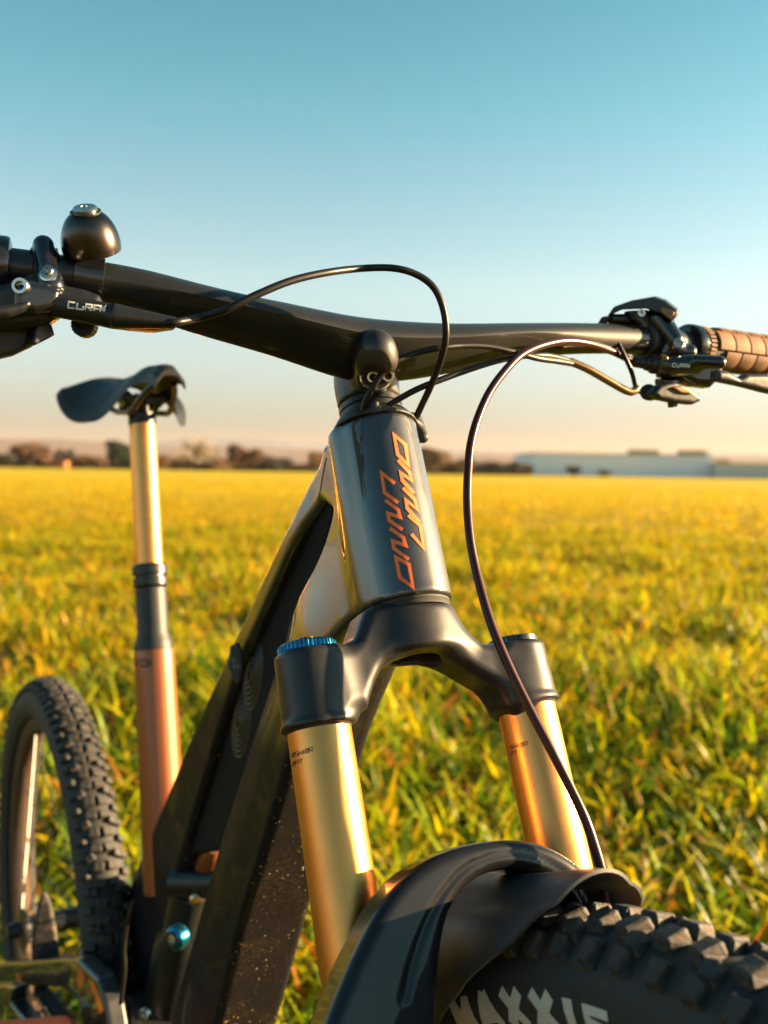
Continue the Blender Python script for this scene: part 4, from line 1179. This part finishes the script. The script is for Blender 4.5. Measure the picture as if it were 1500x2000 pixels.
# swingarm: faceted beam, arm and lower stay
sw_px = [(-60, 1888), (0, 1884), (60, 1880), (110, 1876), (152, 1876), (176, 1898), (200, 1936), (212, 1980), (224, 2060), (250, 2060), (238, 1990), (232, 1930), (222, 1890), (206, 1884), (180, 1874)]
slab('swingarm', [(-70, 1884), (0, 1882), (60, 1878), (112, 1874), (150, 1875), (190, 1914), (204, 1960), (222, 2070), (178, 2070), (165, 2000), (150, 1950), (118, 1930), (60, 1926), (15, 1930), (-70, 1930)], 1.13, .022, .004, PAINT, B, .0022, 'dark faceted rear swingarm', nrm=unit(-NR + HR * .15))
slab('swingarm_yoke', [(152, 1876), (176, 1874), (206, 1884), (226, 1892), (236, 1930), (246, 2070), (224, 2070), (206, 1960), (192, 1914)], 1.10, .030, .004, PAINT, B, .0022, nrm=unit(HR - NR * .25))
slab('swingarm_link', [(8, 1925), (26, 1930), (20, 1958), (34, 1978), (60, 2006), (60, 2070), (-40, 2070), (-40, 1925)], 1.14, .02, .004, PAINT, B, .0022, nrm=unit(-NR + HR * .15))
tube('chain_stay', [unproj(78, 1930, 1.20), unproj(100, 1955, 1.17), unproj(128, 1995, 1.12), unproj(140, 2040, 1.1)], .0085, MUDFLAP, B, 12)
slab('mud_flap', [(62, 1884), (60, 1850), (66, 1800), (74, 1762), (80, 1748), (86, 1744), (92, 1750), (99, 1766), (106, 1800), (114, 1850), (120, 1884)], 1.22, .008, .003, MUDFLAP, B, .002, nrm=unit(HR - NR * .3))
tube('rear_brake_hose', spline([unproj(x, y, .98) for x, y in ((262, 1758), (252, 1790), (244, 1830), (242, 1860), (243, 1895), (236, 1960))], 6), .0024, HOSE, B, 10)
ped = grp('pedal', B, tuple(unproj(60, 1992, 1.0)), 'orange pedal at the bottom left edge')
slab('pedal_platform', [(-80, 1994), (0, 1992), (60, 1987), (130, 1981), (140, 1990), (146, 2060), (-80, 2070)], 1.0, .10, .004, CAGE, ped, .0025, nrm=unit(TOC + EZ * .9))
tube('pedal_axle', [unproj(70, 2030, 1.0), unproj(190, 2060, 1.03)], .008, BLACKAL, ped)
slab('crank_arm', [(170, 2020), (250, 2040), (330, 2120), (300, 2160), (200, 2080)], 1.03, .018, .005, BLACKAL, B, .003)
bolt(unproj(282, 1984, .96), unit(-NF + HF * .5), .007, B)

# ---------------------------------------------------------------- the field
def height(x, y):
    x = np.asarray(x, float); y = np.asarray(y, float)
    d = np.hypot(x - CW[0], y - CW[1])
    base = -.10 * np.clip((d - .25) / .8, 0, 1) ** 1.3
    r = np.hypot(x, y)
    und = .018 * np.sin(x * 2.1 + y * .7) * np.sin(y * 1.7 - x * .9) + .03 * np.sin(x * .31 + 1) * np.sin(y * .27)
    return base + und * np.clip((d - .5) / 2, 0, 1) * np.clip(1.4 - r / 120, 0.15, 1)
def leafmat(name, rough, trn=.45):
    m = bpy.data.materials.new(name); m.use_nodes = True; nt = m.node_tree; N = nt.nodes; K = nt.links
    b = N['Principled BSDF']; at = N.new('ShaderNodeVertexColor'); at.layer_name = 'tint'
    tc = N.new('ShaderNodeTexCoord'); nz = N.new('ShaderNodeTexNoise'); nz.inputs['Scale'].default_value = 1.5; nz.inputs['Detail'].default_value = 5
    K.new(tc.outputs['Object'], nz.inputs['Vector'])
    mx = N.new('ShaderNodeMix'); mx.data_type = 'RGBA'; mx.blend_type = 'MULTIPLY'; mx.inputs['Factor'].default_value = .62
    rp = N.new('ShaderNodeValToRGB'); rp.color_ramp.elements[0].color = (.50, .64, .5, 1); rp.color_ramp.elements[0].position = .35
    rp.color_ramp.elements[1].color = (1.18, 1.06, 1, 1); rp.color_ramp.elements[1].position = .62
    K.new(nz.outputs['Fac'], rp.inputs[0]); K.new(at.outputs[0], mx.inputs['A']); K.new(rp.outputs[0], mx.inputs['B'])
    K.new(mx.outputs['Result'], b.inputs['Base Color']); b.inputs['Roughness'].default_value = rough; b.inputs['Specular IOR Level'].default_value = .25
    tr = N.new('ShaderNodeBsdfTranslucent'); ms = N.new('ShaderNodeMixShader'); ms.inputs[0].default_value = trn
    K.new(mx.outputs['Result'], tr.inputs['Color'])
    K.new(b.outputs[0], ms.inputs[1]); K.new(tr.outputs[0], ms.inputs[2]); K.new(ms.outputs[0], N['Material Output'].inputs[0])
    return m
GRASS = leafmat('grass blade', .42, .52)
def groundmat():
    m = bpy.data.materials.new('field soil and sward'); m.use_nodes = True; nt = m.node_tree; N = nt.nodes; K = nt.links
    b = N['Principled BSDF']; g = N.new('ShaderNodeNewGeometry'); b.inputs['Roughness'].default_value = .9; b.inputs['Specular IOR Level'].default_value = .1
    def nz(s, d=6):
        n = N.new('ShaderNodeTexNoise'); n.inputs['Scale'].default_value = s; n.inputs['Detail'].default_value = d; K.new(g.outputs['Position'], n.inputs['Vector']); return n.outputs['Fac']
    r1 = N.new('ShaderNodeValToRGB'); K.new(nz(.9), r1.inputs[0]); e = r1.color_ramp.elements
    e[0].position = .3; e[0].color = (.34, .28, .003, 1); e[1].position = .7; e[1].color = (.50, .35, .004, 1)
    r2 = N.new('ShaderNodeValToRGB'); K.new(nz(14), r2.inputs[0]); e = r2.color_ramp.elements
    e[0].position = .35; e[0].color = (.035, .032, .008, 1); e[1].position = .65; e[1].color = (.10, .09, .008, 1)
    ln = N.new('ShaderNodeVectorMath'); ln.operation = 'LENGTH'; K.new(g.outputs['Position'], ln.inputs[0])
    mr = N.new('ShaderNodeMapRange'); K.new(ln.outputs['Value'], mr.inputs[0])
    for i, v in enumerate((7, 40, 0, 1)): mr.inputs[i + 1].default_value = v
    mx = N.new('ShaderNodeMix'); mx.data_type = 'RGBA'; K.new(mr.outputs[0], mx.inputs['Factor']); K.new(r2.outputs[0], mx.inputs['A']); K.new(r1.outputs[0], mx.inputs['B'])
    K.new(mx.outputs['Result'], b.inputs['Base Color'])
    return m
rad = np.concatenate([[0], np.geomspace(.15, 5200, 150)]); na = 180
GV = [(0, .35, 0)]; 
ang = np.linspace(0, 2 * math.pi, na, endpoint=False)
XY = np.stack([np.outer(rad[1:], np.sin(ang)).ravel(), .35 + np.outer(rad[1:], np.cos(ang)).ravel()], 1)
GVa = np.concatenate([np.array([[0, .35, float(height(0, .35))]]), np.column_stack([XY, height(XY[:, 0], XY[:, 1])])])
GF = [(0, 1 + j, 1 + (j + 1) % na) for j in range(na)]
for i in range(len(rad) - 2):
    for j in range(na):
        a = 1 + i * na + j; b_ = 1 + i * na + (j + 1) % na; GF.append((a, a + na, b_ + na, b_))
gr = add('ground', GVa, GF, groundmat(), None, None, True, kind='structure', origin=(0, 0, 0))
# face up
if gr.data.polygons[5].normal.z < 0: gr.data.flip_normals()

def blades(name, n, rfun, hfun, wfun, seg, seed, spread=R(34), palette=None, tall=0.0, back=False):
    g = np.random.default_rng(seed)
    if back: az = g.uniform(spread, 2 * math.pi - spread, n)
    else: az = g.uniform(-spread, spread, n)
    r = rfun(g.random(n))
    x = r * np.sin(az); y = .0 + r * np.cos(az)
    # clumps
    cx = x + g.normal(0, 1, n) * .012 * r ** .3; cy = y + g.normal(0, 1, n) * .012 * r ** .3
    x, y = cx, cy
    # keep clear of tyres and camera
    def near_wheel(C, h, rad_):
        t = (x - C[0]) * h[0] + (y - C[1]) * h[1]; l = -(x - C[0]) * h[1] + (y - C[1]) * h[0]
        return (np.abs(t) < rad_) & (np.abs(l) < .055)
    keep = ~(near_wheel(CW, HW, .14) | near_wheel(CRR, HR, .14)) & (np.hypot(x, y) > .30)
    pq = np.sin(x * 3.1 + 1.3 * np.sin(y * 2.3)) * np.sin(y * 2.7 + 1.7 * np.sin(x * 1.9))
    keep &= g.random(n) < np.clip(.95 + pq * 1.1, .22, 1)
    x, y, r = x[keep], y[keep], r[keep]; n = len(x)
    h = hfun(g, n, r); w = wfun(g, n, r)
    pat = np.sin(x * 1.9 + 1.3 * np.sin(y * 1.1)) * np.sin(y * 1.5 + 1.7 * np.sin(x * .8)) 
    h = h * (1 + .45 * pat)
    th = g.uniform(0, 2 * math.pi, n); lean = np.abs(g.normal(.55, .45, n)); curve = g.uniform(.2, 1.5, n)
    z0 = height(x, y) - .01
    D = np.stack([np.cos(th), np.sin(th)], 1); S = np.stack([-D[:, 1], D[:, 0]], 1)
    tw = g.uniform(-.9, .9, n)
    V = np.empty((n, (seg + 1) * 2, 3), np.float32)
    for k in range(seg + 1):
        t = k / seg
        a = lean * .5 + curve * t
        hor = h * t * np.sin(np.minimum(a, 2.2)) * .85; ver = h * t * np.cos(np.minimum(a * .75, 1.75))
        ww = w * (1 - t ** 2.2 * .96) * (.65 + .7 * min(t * 2, 1) * .5)
        c = np.stack([x + D[:, 0] * hor, y + D[:, 1] * hor, z0 + ver], 1)
        ca, sa = np.cos(tw * t), np.sin(tw * t)
        s3 = np.stack([S[:, 0] * ca, S[:, 1] * ca, sa], 1)
        V[:, k * 2] = c - s3 * (ww / 2)[:, None]; V[:, k * 2 + 1] = c + s3 * (ww / 2)[:, None]
    base = (np.arange(n) * (seg + 1) * 2)[:, None]
    F = np.concatenate([base + np.array([[k * 2, k * 2 + 1, k * 2 + 3, k * 2 + 2]]) for k in range(seg)], 0)
    pal = np.array(palette, float); pr = pal[:, 3] / pal[:, 3].sum()
    ci = g.choice(len(pal), n, p=pr); col = pal[ci, :3] * g.uniform(.7, 1.3, (n, 1)); col *= g.uniform(.92, 1.08, (n, 3))
    C = np.repeat(col, (seg + 1) * 2, axis=0)
    me = mesh_from(name, V.reshape(-1, 3), F.astype(np.int32), [GRASS], True)
    at = me.color_attributes.new('tint', 'FLOAT_COLOR', 'POINT')
    at.data.foreach_set('color', np.column_stack([C, np.ones(len(C))]).astype(np.float32).ravel())
    o = bpy.data.objects.new(name, me); link(o); o['kind'] = 'stuff'
    return o
PAL = [(.46, .42, .003, 5), (.24, .32, .004, 5), (.06, .14, .008, 4), (.52, .38, .004, 2.4), (.48, .18, .014, .7), (.26, .07, .014, .35), (.38, .27, .08, .5)]
PALF = [(.50, .355, .003, 5), (.34, .31, .003, 3.6), (.58, .35, .004, 2.8), (.5, .19, .008, .6)]
blades('grass', 42000, lambda u: np.sqrt(.6 ** 2 + u * (4.5 ** 2 - .6 ** 2)), lambda g, n, r: g.uniform(.08, .24, n), lambda g, n, r: .008 + .019 * g.random(n) ** 1.6, 5, 1, palette=PAL, spread=R(42))
blades('grass', 200000, lambda u: np.sqrt(4.0 ** 2 + u * (16 ** 2 - 4 ** 2)), lambda g, n, r: g.uniform(.08, .20, n), lambda g, n, r: g.uniform(.011, .026, n), 3, 2, palette=PAL + PALF, spread=R(52))
blades('grass', 200000, lambda u: 14 * (70 / 14) ** u, lambda g, n, r: g.uniform(.06, .13, n) * 1.1, lambda g, n, r: g.uniform(.012, .03, n) * (r / 20) ** .6, 2, 3, palette=PALF, spread=R(52))
blades('grass', 40000, lambda u: np.sqrt(.4 ** 2 + u * (7 ** 2 - .4 ** 2)), lambda g, n, r: g.uniform(.07, .18, n), lambda g, n, r: g.uniform(.007, .014, n), 3, 4, palette=PAL, back=True)

# ---------------------------------------------------------------- far edge of the field
def far(px, y_, d):   # point on the ground seen at photo column px, at distance d
    q = unproj(px, y_, d); return np.array([q[0], q[1], -.1])
def hills():
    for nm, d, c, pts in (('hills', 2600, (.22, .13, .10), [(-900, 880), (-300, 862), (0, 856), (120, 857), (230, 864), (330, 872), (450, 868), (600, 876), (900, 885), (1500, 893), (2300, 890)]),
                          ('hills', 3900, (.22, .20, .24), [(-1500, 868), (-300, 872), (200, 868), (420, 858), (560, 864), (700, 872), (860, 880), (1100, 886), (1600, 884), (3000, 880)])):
        g = np.random.default_rng(int(d)); V = []; F = []; n = 120
        xs = np.linspace(pts[0][0], pts[-1][0], n); ys = np.interp(xs, *zip(*pts)) + np.cumsum(g.normal(0, .35, n)) * .6
        for i in range(n):
            q = unproj(xs[i], ys[i], d); V += [(q[0], q[1] - 250, -1), (q[0], q[1], max(q[2], 2)), (q[0], q[1] + 500, -1)]
        for i in range(n - 1):
            a = i * 3; F += [(a, a + 3, a + 4, a + 1), (a + 1, a + 4, a + 5, a + 2)]
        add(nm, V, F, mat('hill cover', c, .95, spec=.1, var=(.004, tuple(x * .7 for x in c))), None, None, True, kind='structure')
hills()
TREECOL = {'brown': (.16, .085, .045), 'green': (.045, .07, .035), 'tan': (.30, .19, .10), 'dark': (.07, .065, .055), 'pale': (.36, .27, .11), 'grey': (.14, .12, .11)}
TM = {}
for k_, c_ in TREECOL.items(): TM[k_] = mat('foliage ' + k_, c_, .8, spec=.2, var=(.6, tuple(x * .55 for x in c_)))
BARK = mat('bark', (.09, .06, .04), .9)
def tree(px, ytop, ybase, wpx, d, kind, label, bare=False, seed=0, cat='tree', name='tree', low=.0):
    base = far(px, 905, d); g = np.random.default_rng(seed + int(px))
    hgt = abs(unproj(px, ytop, d)[2] - base[2]); wid = wpx / FPX * d / 2
    T = thing(name, label, cat, tuple(base), 'trees and bushes along the far edge of the field')
    mb = MB()
    mb.put(*tube_geo([base, base + (0, 0, hgt * .3), base + (wid * .05, 0, hgt * .62)], [hgt * .03, hgt * .022, hgt * .01], 6))
    for k in range(18 if bare else 7):
        a = g.uniform(0, 6.28); z = g.uniform(.25, .55); e = base + np.array([math.cos(a) * wid * g.uniform(.4, .95), math.sin(a) * wid * g.uniform(.4, .95), hgt * g.uniform(.6, .98)])
        b = base + np.array([0, 0, hgt * z]); mid_ = (b + e) / 2 + g.normal(0, wid * .08, 3)
        mb.put(*tube_geo([b, mid_, e], [hgt * .012, hgt * .007, hgt * .003], 5))
    mb.build('trunk', BARK, T)
    n = 260 if bare else 1500
    u = g.normal(0, 1, (n, 3)); u /= np.linalg.norm(u, axis=1)[:, None]; u *= g.random((n, 1)) ** .4
    lobes = g.normal(0, 1, (7, 3)) * (wid * .42, wid * .42, hgt * .14); li = g.integers(0, 7, n)
    c = np.array([0, 0, hgt * (.60 - low * .2)]) + lobes[li] + u * (wid * .5, wid * .5, hgt * .26)
    c[:, 2] = np.clip(c[:, 2], hgt * .04, hgt * 1.02)
    s = hgt * (.035 if bare else .055)
    a = g.normal(0, 1, (n, 3)); a /= np.linalg.norm(a, axis=1)[:, None]; b = np.cross(a, g.normal(0, 1, (n, 3))); b /= np.linalg.norm(b, axis=1)[:, None]
    V = np.stack([c - a * s - b * s * .6, c + a * s - b * s * .6, c + a * s + b * s * .6, c - a * s + b * s * .6], 1).reshape(-1, 3) + base
    add('crown', V, np.arange(4 * n).reshape(-1, 4), TM[kind], T, None, False)
    return T
TR = [(6, 886, 912, 60, 190, 'dark', 'low dark bush at the left edge of the photo'), (62, 866, 912, 74, 195, 'brown', 'round rust-brown tree, leftmost of the taller trees'),
      (120, 876, 912, 36, 205, 'grey', 'small grey tree between the rust-brown and the dark green tree'), (168, 888, 912, 70, 200, 'brown', 'low brown scrub just left of the dark green tree'),
      (226, 864, 914, 66, 188, 'green', 'dense dark green tree just left of the saddle post'), (318, 884, 914, 40, 200, 'tan', 'small tan bush just right of the saddle post'),
      (430, 896, 915, 60, 200, 'tan', 'low tan bush between the bare tree and the brown tree'), (476, 870, 915, 62, 190, 'brown', 'leaning brown tree halfway between saddle and frame'),
      (532, 888, 916, 76, 194, 'dark', 'broad low dark bush right of the leaning brown tree'), (618, 884, 917, 46, 196, 'tan', 'tan tree half hidden by the head tube'),
      (846, 872, 920, 70, 192, 'tan', 'tan leafless tree just right of the head tube'), (905, 892, 921, 60, 202, 'tan', 'low tan bush behind the long brake hose'),
      (958, 900, 922, 66, 190, 'dark', 'dark bush right of the brake hose'), (1012, 901, 923, 54, 190, 'dark', 'dark bush touching the left end of the warehouse')]
for i, t_ in enumerate(TR): tree(*t_, seed=i)
def hedge(x0, x1, ytop, d, kind, label, seed):
    g = np.random.default_rng(seed); a, b = far(x0, 905, d), far(x1, 905, d); hg = abs(unproj((x0 + x1) / 2, ytop, d)[2] + .1)
    T = thing('hedge', label, 'hedge', tuple((a + b) / 2)); n = 5200
    u = g.random(n); prof = .55 + .45 * np.abs(np.sin(u * 23 + seed) * np.sin(u * 7.3)) ; c = a + (b - a) * u[:, None]
    c[:, 1] += g.uniform(-2.2, 2.2, n); c[:, 2] = -.1 + hg * prof * g.random(n) ** .7
    s = .42; p = g.normal(0, 1, (n, 3)); p /= np.linalg.norm(p, axis=1)[:, None]; q = np.cross(p, g.normal(0, 1, (n, 3))); q /= np.linalg.norm(q, axis=1)[:, None]
    V = np.stack([c - p * s - q * s * .6, c + p * s - q * s * .6, c + p * s + q * s * .6, c - p * s + q * s * .6], 1).reshape(-1, 3)
    add('foliage', V, np.arange(4 * n).reshape(-1, 4), TM[kind], T, None, False)
hedge(-60, 640, 893, 207, 'tan', 'long low hazy hedge across the left horizon behind the separate trees', 51)
hedge(830, 1036, 903, 207, 'brown', 'short low hedge between the head tube and the pale warehouse', 52)
tree(1120, 911, 930, 30, 180, 'dark', 'small dark bush in front of the pale warehouse, the left one', seed=31, name='bush', cat='bush')
tree(1180, 918, 932, 34, 180, 'dark', 'small low dark bush in front of the warehouse, the right one', seed=32, name='bush', cat='bush')
tree(382, 846, 914, 84, 190, 'pale', 'tall bare tree with pale yellow twigs', bare=True, seed=40)
# low building with an orange roof, and the warehouses
def at_px(px, d): q = unproj(px, 905, d); return q[0], q[1]
def shed(name, label, x0, x1, ytop, d, depth, wallm, roofm, nbay, units=(), strip=None):
    xa, ya = at_px(x0, d); xb, yb = at_px(x1, d); top = unproj((x0 + x1) / 2, ytop, d)[2]; y0 = (ya + yb) / 2
    Bd = thing(name, label, 'building', ((xa + xb) / 2, y0 + depth / 2, -.1))
    zc = (top - .1) / 2; hz = (top + .1) / 2
    MBx = MB(); MBx.put(*box_geo(((xa + xb) / 2, y0 + depth / 2, zc), (xb - xa) / 2, depth / 2, hz, (1, 0, 0), (0, 1, 0), (0, 0, 1), .004)); MBx.build('wall', wallm, Bd, None, False, None)
    V, F = box_geo(((xa + xb) / 2, y0 + depth / 2, top + .16), (xb - xa) / 2 + .25, depth / 2 + .25, .15, (1, 0, 0), (0, 1, 0), (0, 0, 1), .1)
    add('roof', V, F, roofm, Bd, None, False)
    for k in range(nbay):
        xx = xa + (xb - xa) * (k + .5) / nbay
        V, F = box_geo((xx, y0 - .06, zc), (xb - xa) / nbay * .46, .05, hz * .93, (1, 0, 0), (0, 1, 0), (0, 0, 1), .1); add('panel', V, F, wallm, Bd, None, False)
    for u0, u1, ut in units:
        ux0, _ = at_px(u0, d); ux1, _ = at_px(u1, d); uz = unproj((u0 + u1) / 2, ut, d)[2]
        V, F = box_geo(((ux0 + ux1) / 2, y0 + depth * .3, (top + .31 + uz) / 2), (ux1 - ux0) / 2, 2.5, (uz - top - .31) / 2, (1, 0, 0), (0, 1, 0), (0, 0, 1), .08); add('roof_unit', V, F, UNITM, Bd, None, False)
    return Bd
UNITM = mat('tan roof unit', (.30, .22, .10), .7)
WALLM = mat('pale sheet cladding', (.62, .72, .88), .6, var=(.15, (.56, .67, .84)))
WALLG = mat('grey sheet cladding', (.36, .43, .52), .6, var=(.15, (.32, .40, .49)))
shed('warehouse', 'long pale grey warehouse with two tan roof units, right part of the horizon', 1040, 1392, 889, 215, 30, WALLM, mat('warehouse roof', (.45, .46, .47), .6), 12, ((1250, 1304, 877), (1352, 1400, 878)))
shed('low_warehouse', 'lower grey warehouse at the right edge, beside the long pale one', 1396, 1640, 908, 212, 26, WALLG, mat('low roof', (.42, .36, .32), .6), 8, ((1400, 1442, 896),))
shed('cottage', 'low house with an orange wall left of the dark green tree', 88, 122, 902, 200, 6, mat('orange wall', (.50, .22, .08), .7), mat('cottage roof', (.30, .12, .06), .8), 2)
BIRDM = mat('bird feathers', (.12, .11, .12), .7)
def bird(px, py, d, s, label):
    c = unproj(px, py, d); V = []; F = []
    mb = MB()
    mb.put(*tube_geo([c + (-.5 * s, 0, 0), c + (-.2 * s, 0, 0), c + (.2 * s, 0, .02 * s), c + (.45 * s, 0, .04 * s)], [.02 * s, .11 * s, .12 * s, .03 * s], 8))
    for sg in (-1, 1):
        mb.put([c + (.15 * s, 0, .03 * s), c + (-.15 * s, 0, .03 * s), c + (-.1 * s, sg * .45 * s, .22 * s), c + (.12 * s, sg * .45 * s, .22 * s), c + (-.12 * s, sg * .95 * s, .10 * s)], [(0, 1, 2, 3), (3, 2, 4)])
    o = mb.build('bird', BIRDM, None, None, True, 40); tag(o, label, 'bird', 'far birds high in the sky')
bird(744, 169, 60, .26, 'tiny far bird high in the sky above the bicycle, the brightest speck')
bird(932, 210, 60, .24, 'tiny far bird, lowest speck in the sky above the right bar')
bird(679, 163, 75, .22, 'tiny faint far bird, leftmost speck in the sky')
bird(1146, 182, 75, .22, 'tiny faint far bird, rightmost speck in the sky')

# ---------------------------------------------------------------- evening haze over the plain
hm = bpy.data.materials.new('haze'); hm.use_nodes = True; hn = hm.node_tree
hn.nodes.remove(hn.nodes['Principled BSDF'])
pvn = hn.nodes.new('ShaderNodeVolumePrincipled'); pvn.inputs['Color'].default_value = (.80, .82, .88, 1)
pvn.inputs['Density'].default_value = .00008; pvn.inputs['Anisotropy'].default_value = .2
hn.links.new(pvn.outputs[0], hn.nodes['Material Output'].inputs['Volume'])
top_z = 125.0
hz = [(x_, y_, z_) for z_ in (-1.5, top_z) for x_, y_ in ((-4500, -1500), (4500, -1500), (4500, 4900), (-4500, 4900))]
haze = add('haze', hz, [(3, 2, 1, 0), (4, 5, 6, 7), (0, 1, 5, 4), (1, 2, 6, 5), (2, 3, 7, 6), (3, 0, 4, 7)], hm, None, None, False, kind='stuff')
